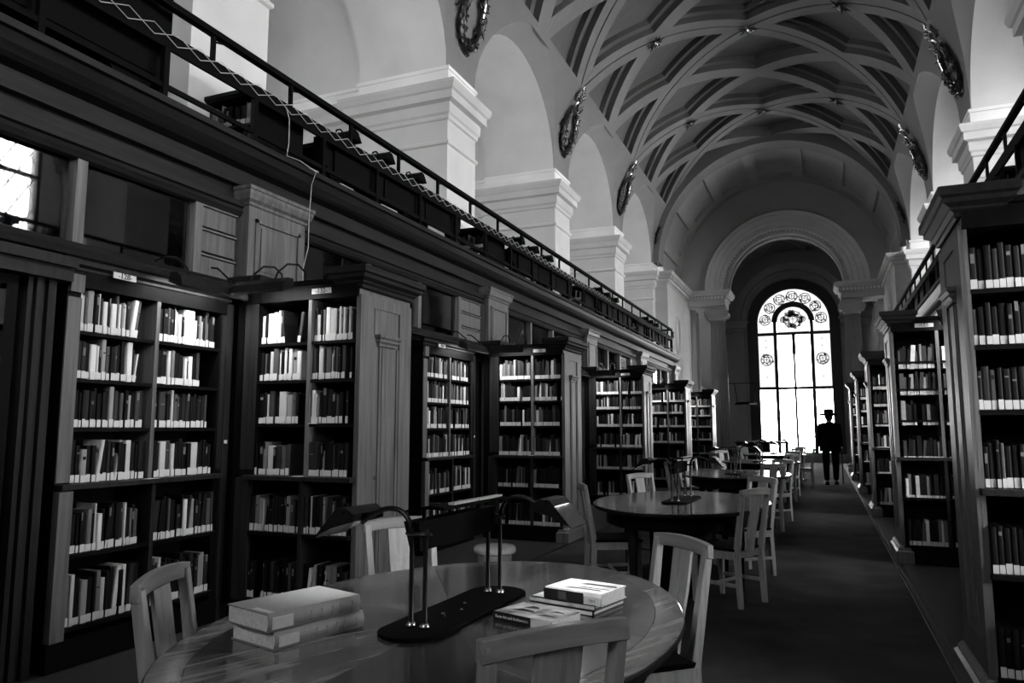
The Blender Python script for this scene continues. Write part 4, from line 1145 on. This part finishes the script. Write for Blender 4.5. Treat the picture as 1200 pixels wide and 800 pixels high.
# ---- chairs
def chair():
    r = bpy.data.objects.new('reading_chair', None); COL.objects.link(r)
    w_ = .2
    def back(z): return -.20 - max(0, z-.43)*.16 - (.04 if z < .1 else 0)*(1-z/.1)*.5
    for s in (-1, 1):
        b = MB(); rows = []
        for z, ww, dd in ((0, .017, .02), (.42, .02, .024), (.46, .02, .024), (.90, .018, .018)):
            x = s*(w_-.02 + (.012 if z > .5 else 0)); y = back(z)
            rows.append([(x-ww, y-dd, z), (x+ww, y-dd, z), (x+ww, y+dd, z), (x-ww, y+dd, z)])
        ids = b.grid(rows, True); b.face(*ids[0][::-1]); b.face(*ids[-1]); bevel(b.build('back_post', M_CHAIR, r), .003, 1)
        b = MB(); b.frus(s*.2-.016, s*.2+.016, .17, .202, 0, s*.2-.021, s*.2+.021, .165, .207, .43); bevel(b.build('front_leg', M_CHAIR, r), .003, 1)
        b = MB(); b.box(s*.2-.011, s*.2+.011, -.19, .17, .37, .43); b.build('seat_rail', M_CHAIR, r)
        b = MB(); b.box(s*.2-.009, s*.2+.009, -.19, .17, .16, .185); b.build('stretcher', M_CHAIR, r)
    b = MB(); rows = []                                  # curved top rail
    for i in range(13):
        u = -1+2*i/12; x = u*(w_+.016); y = back(.88)-.018*(1-u*u) ; zt = .915+.012*(1-u*u)
        rows.append([(x, y-.017, zt-.055), (x, y+.013, zt-.055), (x, y+.013, zt), (x, y-.017, zt)])
    ids = b.grid(rows, True); b.face(*ids[0][::-1]); b.face(*ids[-1]); bevel(b.build('top_rail', M_CHAIRX, r), .003, 1)
    b = MB(); rows = []
    for z in (.42, .55, .7, .87):
        y = back(z)-(.01 if z > .6 else 0); ww = .062+.014*(z-.42)
        rows.append([(-ww, y-.008, z), (ww, y-.008, z), (ww, y+.006, z), (-ww, y+.006, z)])
    ids = b.grid(rows, True); b.face(*ids[0][::-1]); b.face(*ids[-1]); b.build('splat', M_CHAIR, r)
    b = MB(); b.box(-.2, .2, .175, .197, .37, .43); b.build('seat_rail', M_CHAIRX, r)
    b = MB(); b.box(-.2, .2, -.205, -.185, .38, .43); b.build('seat_rail', M_CHAIRX, r)
    b = MB(); b.box(-.19, .19, -.02, .0, .162, .183); b.build('stretcher', M_CHAIRX, r)
    b = MB(); b.frus(-.205, .205, -.19, .215, .43, -.215, .215, -.195, .225, .455); bevel(b.build('seat', M_CASEH, r), .008, 2)
    return r
ch = chair()
pos = [('A', (-2.13, 3.54), (.85, -.53), 'left of the table at its far end'), ('B', (-.61, 3.41), (-.73, -.68), 'on the aisle side at the far end'),
       ('C', (-2.09, 1.94), (.90, .44), 'left of the table at its near end'), ('D', (-.63, 1.79), (-.79, .61), 'on the aisle side at the near end')]
tn = ['nearest oval table', 'second oval table', 'third oval table', 'fourth oval table', 'farthest oval table']
jit = random.Random(5); first = True
for k in range(5):
    for nme, (x, y), (nx, ny), ph in pos:
        if k == 4 and nme == 'D': pass
        o = ch if first else copy_tree(ch); first = False
        bx = x + nx*.27; by = y + ny*.27
        j = 0 if k == 0 else 1
        if k == 1 and nme == 'A': bx, by, nx, ny = -1.87+.24, 8.02-.12, .89, -.45
        if k == 1 and nme == 'C': bx, by = bx+.08, by+.0
        if k == 1 and nme == 'D': nx, ny, bx = -.9, .43, bx+.06
        a = math.atan2(-nx, ny) + (j*jit.uniform(-.12, .12) if k > 1 else 0)
        o.location = (bx + j*jit.uniform(-.02, .02), by + P*(k if not (k == 1 and nme == 'A') else 0) + (j*jit.uniform(-.04, .04)), 0); o.rotation_euler = (0, 0, a)
        tag(o, 'slat-back oak chair, %s of the %s' % (ph.replace(' of the table', ''), tn[k]), 'chair', 'oak chairs around the oval tables')
o = copy_tree(ch); o.location = (-.52, 19.6, 0); o.rotation_euler = (0, 0, math.radians(95)); tag(o, 'slat-back oak chair drawn out into the aisle, side on, before the window', 'chair', 'oak chairs around the oval tables')

# ---- books on the near table
def lying_book(name, label, corner, ux, L_, Wd, H_, cover, spine='left', z0=TZ, soft=False):
    """corner = near-left corner on the table, ux = direction angle of the spine edge (length L_), width Wd to its left"""
    t = thing(name, label, 'book', (corner[0], corner[1], z0), ux)
    th = .004 if not soft else .0015; ov = .004 if not soft else 0
    b = MB()
    for z in (0, H_-th): b.box(0, L_, 0, Wd, z, z+th)
    # rounded spine along y=0
    b.grid([[(x, -.004*math.sin(PI*i/6)*(0 if soft else 2.2), H_*i/6) for x in (0, L_)] for i in range(7)])
    b.grid([[(x, .003-.004*math.sin(PI*i/6)*(0 if soft else 2.2), H_*i/6) for x in (0, L_)] for i in range(7)])
    b.build('cover', cover, t)
    MB().box(ov, L_-ov, .004, Wd-ov, th+.0002, H_-th-.0002).build('page_block', M_PAGE, t)
    return t
M_CLOTH = plain('grey book cloth', .16, .55, var=.08, vscale=40)
M_BRIGHT = plain('bright white print', .85, .6)
M_COVER = plain('pale dust jacket', .75, .25, spec=.6, var=.35, vscale=14)
M_COVER2 = plain('printed photo jacket', .42, .25, spec=.6, var=.9, vscale=11)
a1 = math.atan2(2.146-1.826, -1.45+1.531)
bb = lying_book('book', 'thick grey cloth volume, lower of the two at the left of the nearest table', (-1.525, 1.83), a1, .345, .215, .052, M_CLOTH)
b2 = lying_book('book', 'thick grey cloth volume with label patch, upper of two on the nearest table', (-1.535, 1.81), a1-.03, .345, .215, .055, M_CLOTH, z0=TZ+.053)
for t, h in ((bb, .052), (b2, .055)):
    MB().box(.012, .085, -.0105, -.0035, .010, h-.012).build('spine_label', M_WHITE, t)
    for x in (.15, .19, .23, .26, .31):
        MB().box(x, x+.004, -.0098, -.004, .012, h-.014).build('gilt_mark', M_BOOK[7], t)
MB().box(.012, .03, .006, .10, .055, .0553).build('cover_label', M_WHITE, b2)
a2 = math.atan2(2.59-2.655, -.765+1.036)
lowb = lying_book('book', 'wide thin white book at the bottom of the right hand stack', (-1.036, 2.655), a2, .275, .225, .018, M_BLACK)
b.v = []
mid = lying_book('book', 'wide thin white book in the middle of the right hand stack', (-1.03, 2.655), a2+.02, .27, .22, .018, M_BLACK, z0=TZ+.0185)
for t in (lowb, mid):
    MB().box(.003, .268, .003, .218, .0181, .0186).build('jacket_face', M_COVER, t)
    MB().box(.0, .27, -.0108, -.0092, .003, .015).build('jacket_spine', M_COVER, t)
topb = lying_book('book', 'thick paperback with dark title panel on top of the right hand stack', (-.965, 2.63), a2, .235, .18, .042, M_COVER, z0=TZ+.0375)
MB().box(.0, .165, -.0112, -.009, .003, .039).build('title_panel', M_BLACK, topb)
MB().box(.062, .095, -.012, -.0112, .008, .034).build('spine_picture', M_BOOK[6], topb)
MB().box(.168, .232, -.0108, -.009, .003, .03).build('spine_label', M_BRIGHT, topb)
lettering('720.9', .012, 'label_lettering', M_BLACK, topb, (.2, -.0112, .016), (PI/2, 0, 0), .0003)
for q in ((.06, .03, .15, .022), (.10, .06, .13, .016), (.08, .11, .15, .03)):
    MB().prism([(q[0], q[1]), (q[0]+q[2], q[1]+.01), (q[0]+q[2]*.9, q[1]+q[3]), (q[0]+.02, q[1]+q[3]*.8)], 'Z', .0421, .0424).build('cover_print', M_BOOK[3], topb)
a3 = math.atan2(2.354-2.423, -.844+1.075)
pbk = lying_book('book', 'single paperback with photo cover and black spine lying before the stack', (-1.075, 2.415), a3, .245, .165, .030, M_COVER2, soft=True)
MB().box(.0, .16, -.0018, -.0002, .001, .029).build('spine_panel', M_BLACK, pbk)
MB().box(.16, .245, -.0016, -.0002, .001, .029).build('spine_label', M_BRIGHT, pbk)
lettering('Rome Art and Architecture', .0145, 'spine_lettering', M_BRIGHT, pbk, (.079, -.0026, .015), (PI/2, 0, 0), .0005, sx=.86)
for q in ((.03, .05, .10, .03), (.15, .04, .08, .02), (.05, .10, .06, .03), (.16, .1, .06, .02)):
    MB().prism([(q[0], q[1]), (q[0]+q[2], q[1]+.012), (q[0]+q[2]*.8, q[1]+q[3]), (q[0]+q[2]*.3, q[1]+q[3]*1.2)], 'Z', .0301, .0303).build('cover_print', M_BOOK[2], pbk)

# kick stool behind the near table
ks = thing('step_stool', 'round pale step stool on the floor behind the nearest table, before the left cases', 'stool', (-2.62, 5.9, 0))
MB().lathe([(.21, .02), (.2, .16), (.19, .2), (.185, .22)], n=32).build('skirt', M_BOOK[6], ks, smooth=True)
MB().lathe([(.15, .2), (.145, .34), (.16, .36)], n=32).build('upper_drum', M_BOOK[8], ks, smooth=True)
MB().lathe([(.17, .36), (.178, .37), (.178, .40), (.165, .415), (.02, .418)], n=32).build('step_top', M_BOOK[9], ks, smooth=True)

# ================================================================ GALLERY FITTINGS
def rail(s):
    T = D(s); nm = SIDE[s]; X = 2.90
    r = thing('gallery_railing', 'black iron gallery railing above the %s bookcases' % nm, 'railing', (CX+s*X, 0, 3.6), 0)
    def L(m, name, mat=M_IRON_OR_BACKLIT):
        o = m.build(name, mat, r); o.location = (-(CX+s*X), 0, -3.6); return o
    y0, y1 = -4.2, 21.98
    b = MB(T); b.box(X-.03, X+.03, y0, y1, 4.285, 4.33); L(b, 'handrail')
    b = MB(T); b.box(X-.012, X+.012, y0, y1, 3.985, 4.10); L(b, 'middle_board')
    b = MB(T); b.box(X-.012, X+.012, y0, y1, 3.70, 3.735); L(b, 'lower_rail')
    y = 3.53-.87*8; n = 0
    while y < y1:
        b = MB(T); b.box(X-.02, X+.02, y-.02, y+.02, 3.6, 4.0); L(b, 'post')
        if n % 1 == 0:
            b = MB(T); b.box(X-.014, X+.014, y+.40, y+.43, 4.1, 4.29); L(b, 'upper_post')
            b = MB(T); b.tube([(X, y+.41, 4.24), (X, y+.60, 4.30)], .008, 5); L(b, 'brace')
        y += .87; n += 1
    for yy in (21.97,):
        b = MB(T); b.box(X-.02, X+.02, yy-.02, yy+.02, 3.6, 4.3); L(b, 'end_post')
        b = MB(T); b.box(X-.02, 3.6, yy-.02, yy+.02, 4.285, 4.33); b.box(X-.02, 3.6, yy-.02, yy+.02, 3.99, 4.08); L(b, 'return_rail')
    if s == -1:                 # folding lattice of thin wire
        pts1, pts2 = [], []
        y = 2.2; i = 0
        while y < 15:
            a, c = (4.105, 4.02) if i % 2 == 0 else (4.02, 4.105)
            pts1.append((X-.03, y, a)); pts2.append((X-.035, y, c)); y += .2; i += 1
        b = MB(T); b.tube(pts1, .0032, 4); o = L(b, 'wire_lattice', M_BOOK[8])
        b = MB(T); b.tube(pts2, .0032, 4); L(b, 'wire_lattice', M_BOOK[8])
    return r
rail(-1); rail(1)
def gdesk(s):
    """reading desk behind the railing, local x from the railing (0) away from the nave, y along, z from the gallery floor"""
    T = lambda p: (s*p[0], p[1], p[2])
    r = bpy.data.objects.new('gallery_desk', None); COL.objects.link(r)
    b = MB(T); b.box(.0, .62, 0, 2.64, .43, .47); b.frus(.0, .5, 2.3, 2.64, .40, .0, .5, 2.3, 2.86, .47); b.build('desk_top', M_IRON_OR_BACKLIT, r)  # near-black desk, its backlit shade put into the colour
    for i in range(3):
        b = MB(T); b.box(.005, .025, .03+i*.86, .86+i*.86, .14, .44); b.build('front_panel', M_IRON_OR_BACKLIT, r)
        for z in (.16, .40):
            q = MB(T); q.box(.0, .006, .05+i*.86, .84+i*.86, z, z+.006); q.build('bead', M_CASEY, r)
    for y in (.05, 1.35, 2.45):
        b = MB(T)
        poly = [(y-.04, 0), (y+.10, 0), (y+.10, .10), (y+.13, .17), (y+.22, .24), (y+.24, .34), (y+.24, .44), (y-.22, .44), (y-.22, .34), (y-.18, .24), (y-.07, .17), (y-.04, .10)]
        b.prism(poly, 'X', .03, .10); b.build('bracket_leg', M_IRON_OR_BACKLIT, r)
        MB(T).prism(poly, 'X', .5, .56).build('bracket_leg', M_IRON_OR_BACKLIT, r)
    return r
def glamp(s):
    T = lambda p: (s*p[0], p[1], p[2])
    r = bpy.data.objects.new('desk_lamp', None); COL.objects.link(r)
    MB(T).lathe([(.07, 0), (.075, .01), (.02, .02), (.01, .03)], n=16).build('lamp_foot', M_IRON_OR_BACKLIT, r)
    MB(T).tube([(0, 0, .02), (0, 0, .2), (0, .03, .27), (0, .09, .30), (0, .15, .28), (0, .17, .22)], .009, 6).build('arm', M_IRON_OR_BACKLIT, r)
    MB(T).prism([(.08, .20), (.11, .27), (.17, .31), (.23, .30), (.30, .21), (.27, .20)], 'X', -.12, .12).build('lamp_shade', M_IRON_OR_BACKLIT, r)
    return r
def gcase(s):
    T = lambda p: (s*p[0], p[1], p[2])
    r = bpy.data.objects.new('gallery_bookcase', None); COL.objects.link(r)
    b = MB(T); b.box(0, .03, 0, .6, 0, .52); b.box(.62, .65, 0, .6, 0, .52); b.box(.03, .62, .28, .32, 0, .52); b.build('carcass', M_IRON_OR_BACKLIT, r)
    MB(T).rings(0, .65, 0, .6, [(0, .50), (.03, .52), (.03, .55)]).build('top_board', M_CASEY, r)
    for z in (.03, .27): MB(T).box(.03, .62, .01, .28, z-.02, z).build('shelf', M_OAKY, r)
    return r
for s, sd in ((-1, 'left'), (1, 'right')):
    dk, lm, gc = gdesk(s), glamp(s), gcase(s); f1 = True; f2 = True
    for k in range(-1 if s > 0 else 0, 4):
        o = dk if f1 else copy_tree(dk); g = gc if f1 else copy_tree(gc); f1 = False
        o.location = (CX+s*2.945, YK(k)+.72, 3.61); g.location = (CX+s*3.0, YK(k)-.25, 3.61)
        wd = ORD[k+1]
        tag(o, 'dark reading desk behind the %s gallery railing, %s from the camera' % (sd, wd), 'desk', 'desks on the %s gallery' % sd)
        tag(g, 'low dark bookcase in front of the %s pier on the %s gallery' % (wd, sd), 'bookcase', 'bookcases on the %s gallery' % sd)
        for j, yy in enumerate((.35, 1.0, 1.7)):
            l = lm if f2 else copy_tree(lm); f2 = False
            l.location = (CX+s*3.2, YK(k)+.72+yy, 3.61+.47)
            tag(l, 'black gooseneck lamp, %s of three on the %s desk of the %s gallery' % (['nearest', 'middle', 'farthest'][j], wd, sd), 'lamp', 'gooseneck lamps on the %s gallery' % sd)
        # books on the gallery case (joined with the other distant books)
        for z in (.03, .27):
            fp = (lambda x, y, zz, z=z: Vector((CX - 3.62 + x, YK(k)-.24+y, 3.611+z+zz))) if s == -1 else (lambda x, y, zz, z=z: Vector((CX + 3.03 + x, YK(k)-.24+y, 3.611+z+zz)))
            add_books(fp, 0, fit(rand_row(.57, 1.0, .17, tmax=.21), .57), '', '', '', None, False, stuffb)
stuffb.T = None
so = stuffb.build('books', M_BOOK + [M_WHITE]); tag(so, 'rows of cloth-bound books with white spine labels filling the farther bookcases', 'books', kind='stuff')

mc = thing('map_cabinet', 'tall black cabinet on bracket feet rising behind the railing at the top left', 'cabinet', (CX-3.0, -.9, 3.61))
MB().box(-.46, 0, 0, 4.56, .15, 1.75).build('body', M_IRON_OR_BACKLIT, mc)
MB().rings(-.46, 0, 0, 4.56, [(0, 1.75), (.05, 1.78), (.05, 1.82)]).build('cabinet_top', M_IRON_OR_BACKLIT, mc)
for i in range(5): MB().box(0, .012, .05+i*.89, .87+i*.89, .2, 1.7).build('door', M_IRON_OR_BACKLIT, mc)
for y in (.1, 2.2, 4.25): MB().frus(-.4, -.05, y-.02, y+.1, 0, -.43, -.02, y-.15, y+.2, .16).build('bracket_foot', M_IRON_OR_BACKLIT, mc)
# hanging cable over the first pilaster
cb = MB(D(-1)).tube([(2.86, 4.72, 4.05), (2.84, 4.74, 3.95), (2.845, 4.75, 3.75), (2.82, 4.70, 3.62), (2.76, 4.80, 3.60), (2.77, 5.02, 3.58), (2.86, 5.08, 3.5), (2.885, 5.09, 3.2), (2.89, 5.10, 2.95), (2.90, 5.05, 2.75), (2.91, 5.07, 2.60)], .0035, 6).build('cable', M_BOOK[8], smooth=True)
tag(cb, 'thin white cable dropping from the gallery over the first carved pilaster', 'cable')

# ================================================================ WREATHS AND STARS
def leaf(b, c, d, n, L_, W_):
    d = d.normalized(); n = n.normalized(); sd = d.cross(n)
    p = [c, c + d*L_*.5 + sd*W_*.5 + n*W_*.3, c + d*L_, c + d*L_*.5 - sd*W_*.5 + n*W_*.3]
    m = c + d*L_*.5 + n*W_*.8
    i = [b.pt(q) for q in p]; k_ = b.pt(m)
    for j in range(4): b.face(i[j], i[(j+1) % 4], k_)
def wreath(seed):
    """hangs in the local yz plane, facing +x"""
    rr = random.Random(seed); r = bpy.data.objects.new('wreath', None); COL.objects.link(r)
    b = MB(); R1, R2 = .27, .38
    for i in range(300):
        t = rr.random()*2*PI; q = rr.uniform(-.085, .085)
        c = Vector((rr.uniform(.0, .07), (R1+q)*math.cos(t), (R2+q)*math.sin(t)))
        tg = Vector((0, -math.sin(t), math.cos(t)))*(1 if math.cos(t) > 0 else -1)*-1
        tg = -tg if rr.random() < .1 else tg
        leaf(b, c, tg + Vector((rr.uniform(-.2, .5), rr.uniform(-.6, .6), rr.uniform(-.6, .6))), Vector((1, rr.uniform(-.4, .4), 0)), rr.uniform(.07, .12), .035)
    b.build('leaf_ring', M_LEAF, r)
    b = MB(); b.tube([(.03, R1*math.cos(2*PI*i/32), R2*math.sin(2*PI*i/32)) for i in range(33)], .04, 8); b.build('ring_core', M_LEAF, r)
    b = MB()
    for sg in (-1, 1):
        for loop in range(2):
            pts = [(.08+.04*math.sin(t*2), sg*(.03+.13*math.sin(t))*(1 if loop == 0 else .8), .42+loop*.2+.09*math.sin(2*t)+.05*t/PI) for t in [PI*i/12 for i in range(13)]]
            b.tube(pts, .022, 6)
        b.tube([(.06, sg*.06, .42), (.07, sg*.17, .30), (.06, sg*.22, .12), (.05, sg*.28, .02)], .018, 6)
    b.build('ribbon', M_GILT, r)
    b = MB()
    for i in range(10):
        t = 2*PI*i/10; leaf(b, Vector((.06, 0, .72)), Vector((.35, math.cos(t), math.sin(t))), Vector((1, 0, 0)), .17, .05)
    b.build('star_tip', M_GILT, r)
    return r
M_LEAF = plain('bronze leaves', .035, .3, metal=.6)
M_GILT = plain('worn gilding', .5, .22, metal=.9)
wr = wreath(1); first = True
for s in (-1, 1):
    for k in range(-1, 5):
        o = wr if first else copy_tree(wr); first = False
        a = math.radians(14); tilt = math.radians(17)
        x = CX + s*(RV*math.cos(a)-.03)
        o.location = (x, YK(k), CZ+RV*math.sin(a)); o.scale = (1.1, 1.1, 1.1)
        o.rotation_euler = (0, tilt if s == -1 else tilt, 0 if s == -1 else PI)
        if s == -1: o.rotation_euler = (0, tilt, 0)
        nk = ['nearest', 'second', 'third', 'fourth', 'fifth', 'farthest'][k+1]
        tag(o, 'bronze leaf wreath with ribbon on the %s side of the vault, %s from the camera' % (SIDE[s], nk), 'wreath', 'wreaths between the arches')
def star():
    r = bpy.data.objects.new('star_boss', None); COL.objects.link(r)
    b = MB()
    for i in range(10):
        t = 2*PI*i/10; leaf(b, Vector((0, 0, 0)), Vector((math.cos(t), math.sin(t), .25)), Vector((0, 0, 1)), .26 if i % 2 else .2, .06)
    b.build('leaves', M_LEAF, r)
    MB().lathe([(.0, .12), (.04, .10), (.055, .06), (.05, .02), (.02, 0)], n=10).build('bud', M_GILT, r)
    return r
st = star(); first = True
for k in range(0, 5):
    for nm_, ang, dy in (('crown', 90, P/2), ('left flank', 59, P/4), ('right flank', 121, P*3/4-P/2)):
        y = YK(k)+dy
        if y > 22.4 or y < 6: continue
        o = st if first else copy_tree(st); first = False
        a = math.radians(ang)
        o.location = (CX-(RV-.02)*math.cos(a), y, CZ+(RV-.02)*math.sin(a)); o.rotation_euler = (0, PI + (a-PI/2)*1, 0)
        tag(o, 'pointed leaf star on the %s of the vault, over bay %s from the camera' % (nm_, ORD[k]), 'ornament', 'leaf stars at the rib crossings')

# ================================================================ FAR END FURNITURE
hd = thing('high_desk', 'tall dark desk strewn with papers and books below the left side of the big window', 'desk', (-2.05, 27.5, 0))
MB().box(-.85, 1.0, -.35, .35, .90, .94).build('desk_top', M_CASEH, hd)
for x in (-.75, .85):
    for y in (-.3, .3): MB().box(x-.04, x+.04, y-.04, y+.04, 0, .9).build('leg', M_CASE, hd)
MB().box(-.8, .3, -.3, .3, .45, .9).build('cupboard', M_CASE, hd)
MB().box(-.75, .85, .2, .3, .2, .26).build('foot_bar', M_CASE, hd)
rr = random.Random(9)
for i in range(7):
    x = -2.7 + i*.23; h = rr.choice([.03, .05, .08])
    o = MB().box(-.13, .13, -.17, .17, 0, h).build('book', M_BOOK[rr.choice([8, 9, 6, 2])], loc=(x, 27.3+rr.uniform(-.1, .1), .9405))
    tag(o, '%s book lying on the tall far desk, %s from the left' % (['thin', 'thick'][h > .04], ORD[i]), 'book', 'books lying on the tall far desk')
pn = thing('paper_sheaf', 'bright sheet of paper propped on the farthest left table', 'paper', (-2.05, 20.9, .751), math.radians(20))
MB().frus(-.15, .15, -.1, .1, .0, -.15, .15, -.02, .06, .16).build('sheet', M_WHITE, pn)
hl = thing('hanging_sign', 'dark canopy lamp hanging left of the big window on thin rods', 'lamp', (-2.68, 29.3, 2.36))
MB().frus(-.4, .4, -.2, .2, -.06, -.3, .3, -.12, .12, .04).build('canopy', M_IRON_OR_BACKLIT, hl)
for x in (-.3, .3): MB().tube([(x, 0, .03), (x*1.3, 0, .75)], .015, 5).build('rod', M_IRON_OR_BACKLIT, hl)
MB().tube([(-1.2, 0, .75), (.4, 0, .75)], .015, 5).build('crossbar', M_IRON_OR_BACKLIT, hl)
MB().box(.15, .42, -.22, -.2, -.06, -.0).build('bright_edge', M_WHITE, hl)
pf = MB().box(-.02, .02, -.25, .25, 0, 2.3).build('white_panel', M_WHITE, loc=(CX-2.03, 28.4, 2.7)); tag(pf, 'narrow white panel fixed beside the fluted column at the far left', 'panel')
pf.location = (-3.26, 28.9, 2.37)
pf.scale = (1, .3, .46)
MB().box(.0, .03, -.2, .2, -.02, 0).build('panel_bracket', M_IRON_OR_BACKLIT, pf)

# ================================================================ THE MAN
man = thing('person', 'man seen from behind in dark suit and hat, walking with a cane', 'person', (.13, 20.7, 0), math.radians(4))
def skin(name, verts, edges, radii, mat, parent, root=0, sub=2):
    me = bpy.data.meshes.new(name); me.from_pydata(verts, edges, []); me.materials.append(mat)
    o = bpy.data.objects.new(name, me); COL.objects.link(o); o.parent = parent
    sk = o.modifiers.new('skin', 'SKIN'); sk.use_smooth_shade = True
    for i, rd in enumerate(radii):
        v = me.skin_vertices[0].data[i]; v.radius = rd if isinstance(rd, tuple) else (rd, rd)
        v.use_root = (i == root)
    sb = o.modifiers.new('sub', 'SUBSURF'); sb.levels = sub; sb.render_levels = sub
    dg = bpy.context.evaluated_depsgraph_get(); ev = o.evaluated_get(dg)
    m2 = bpy.data.meshes.new_from_object(ev); o.modifiers.clear(); o.data = m2
    return o
M_SUIT = plain('dark wool suit', .0025, .95, spec=.05, bump=.3, bscale=300)
M_SKIN = plain('skin', .32, .5); M_HAIR = plain('grey hair', .02, .7); M_SHOE = plain('black shoes', .003, .7, spec=.05)
# suit: pelvis, spine, shoulders, arms, legs (one continuous body)
man.scale = (1.1, 1.1, 1.03)
V = [(0, 0, .96), (0, .01, 1.12), (0, .02, 1.30), (0, .01, 1.45), (0, .0, 1.53),
     (-.19, .0, 1.43), (-.225, -.01, 1.16), (-.215, .06, .90),
     (.19, .0, 1.43), (.225, -.02, 1.16), (.245, .06, .92),
     (-.095, 0, .88), (-.10, .05, .50), (-.11, -.06, .08),
     (.095, 0, .88), (.10, .0, .50), (.10, .08, .08)]
Ed = [(0,1),(1,2),(2,3),(3,4),(3,5),(5,6),(6,7),(3,8),(8,9),(9,10),(0,11),(11,12),(12,13),(0,14),(14,15),(15,16)]
Rd = [(.175, .12), (.165, .115), (.19, .125), (.15, .10), .055, .075, .058, .045, .075, .058, .045, .105, .082, .062, .105, .082, .062]
skin('body', V, Ed, Rd, M_SUIT, man)
b = MB(); rows = []                       # jacket skirt
for z, rx, ry in ((1.20, .20, .145), (1.05, .205, .15), (.92, .225, .165), (.80, .235, .175)):
    rows.append([(rx*math.cos(2*PI*i/28), ry*math.sin(2*PI*i/28), z) for i in range(28)])
b.grid(rows, True); b.build('jacket', M_SUIT, man, smooth=True)
b = MB(); b.lathe([(.062, 1.51), (.066, 1.53), (.064, 1.545)], n=16); b.build('shirt_collar', M_WHITE, man, smooth=True)
skin('head', [(0, 0, 1.50), (0, .005, 1.58), (0, .015, 1.66), (0, .015, 1.735)], [(0,1),(1,2),(2,3)], [.052, .062, (.08, .095), (.072, .088)], M_SKIN, man)
b = MB()
b.lathe([(.062, 1.565), (.078, 1.60), (.088, 1.64), (.09, 1.70), (.08, 1.73)], 0, -.012, 20, 1, 1.12); b.build('hair', M_HAIR, man, smooth=True)
for s in (-1, 1):
    MB().lathe([(.004, 1.625), (.012, 1.635), (.014, 1.655), (.010, 1.675), (.004, 1.68)], s*.087, .01, 10, .6, 1.3).build('ear', M_SKIN, man, smooth=True)
MB().lathe([(.0, 1.63), (.016, 1.64), (.012, 1.66), (.006, 1.69)], 0, .115, 8).build('nose', M_SKIN, man, smooth=True)
hat = thing('hat', 'dark brimmed hat with a lighter band, on the head of the man by the window', 'hat', (.13, 20.7, 0), math.radians(4))
hat.scale = (1.05, 1.05, 1.03)
MB().lathe([(.105, 1.70), (.20, 1.68), (.225, 1.70), (.215, 1.73), (.108, 1.735)], 0, .01, 32, 1, 1.15).build('brim', M_SUIT, hat, smooth=True)
MB().lathe([(.11, 1.715), (.112, 1.80), (.105, 1.84), (.07, 1.852), (.01, 1.84)], 0, .01, 32, 1, 1.12).build('crown', M_SUIT, hat, smooth=True)
MB().lathe([(.111, 1.716), (.1135, 1.716), (.1135, 1.745), (.111, 1.745)], 0, .01, 32, 1, 1.12).build('hat_band', M_BOOK[5], hat, smooth=True)
for s, yy in ((-1, -.06), (1, .08)):
    MB(lambda p, s=s, yy=yy: (p[0]+s*.105, p[1]+yy, p[2])).frus(-.045, .045, -.10, .19, 0, -.035, .035, -.07, .12, .085).build('shoe', M_SHOE, man)
for s, hx, hy, hz in ((-1, -.215, .07, .86), (1, .245, .07, .88)):
    skin('hand', [(hx, hy, hz+.05), (hx, hy, hz), (hx, hy+.01, hz-.04)], [(0,1),(1,2)], [.028, (.02, .04), (.018, .036)], M_SKIN, man, sub=1)
    for f_ in range(4):
        skin('finger', [(hx-.0, hy-.03+.02*f_, hz-.03), (hx-s*.012, hy-.03+.021*f_, hz-.075), (hx-s*.03, hy-.03+.021*f_, hz-.10-.006*(f_ in (1, 2)))], [(0,1),(1,2)], [.009, .0085, .007], M_SKIN, man, sub=1)
    skin('thumb', [(hx, hy+.03, hz), (hx-s*.02, hy+.055, hz-.03), (hx-s*.03, hy+.055, hz-.055)], [(0,1),(1,2)], [.011, .01, .008], M_SKIN, man, sub=1)
cane = thing('cane', 'slim dark walking cane in the right hand of the man', 'cane', (.39, 20.8, 0))
MB().tube([(0, .0, 0), (-.0, -.0, .84), (0, -.02, .88), (0, -.06, .89), (0, -.09, .86)], .012, 8).build('shaft', M_SHOE, cane)
MB().lathe([(.014, 0), (.016, .03), (.013, .05)], n=8).build('ferrule', M_CHROME, cane)
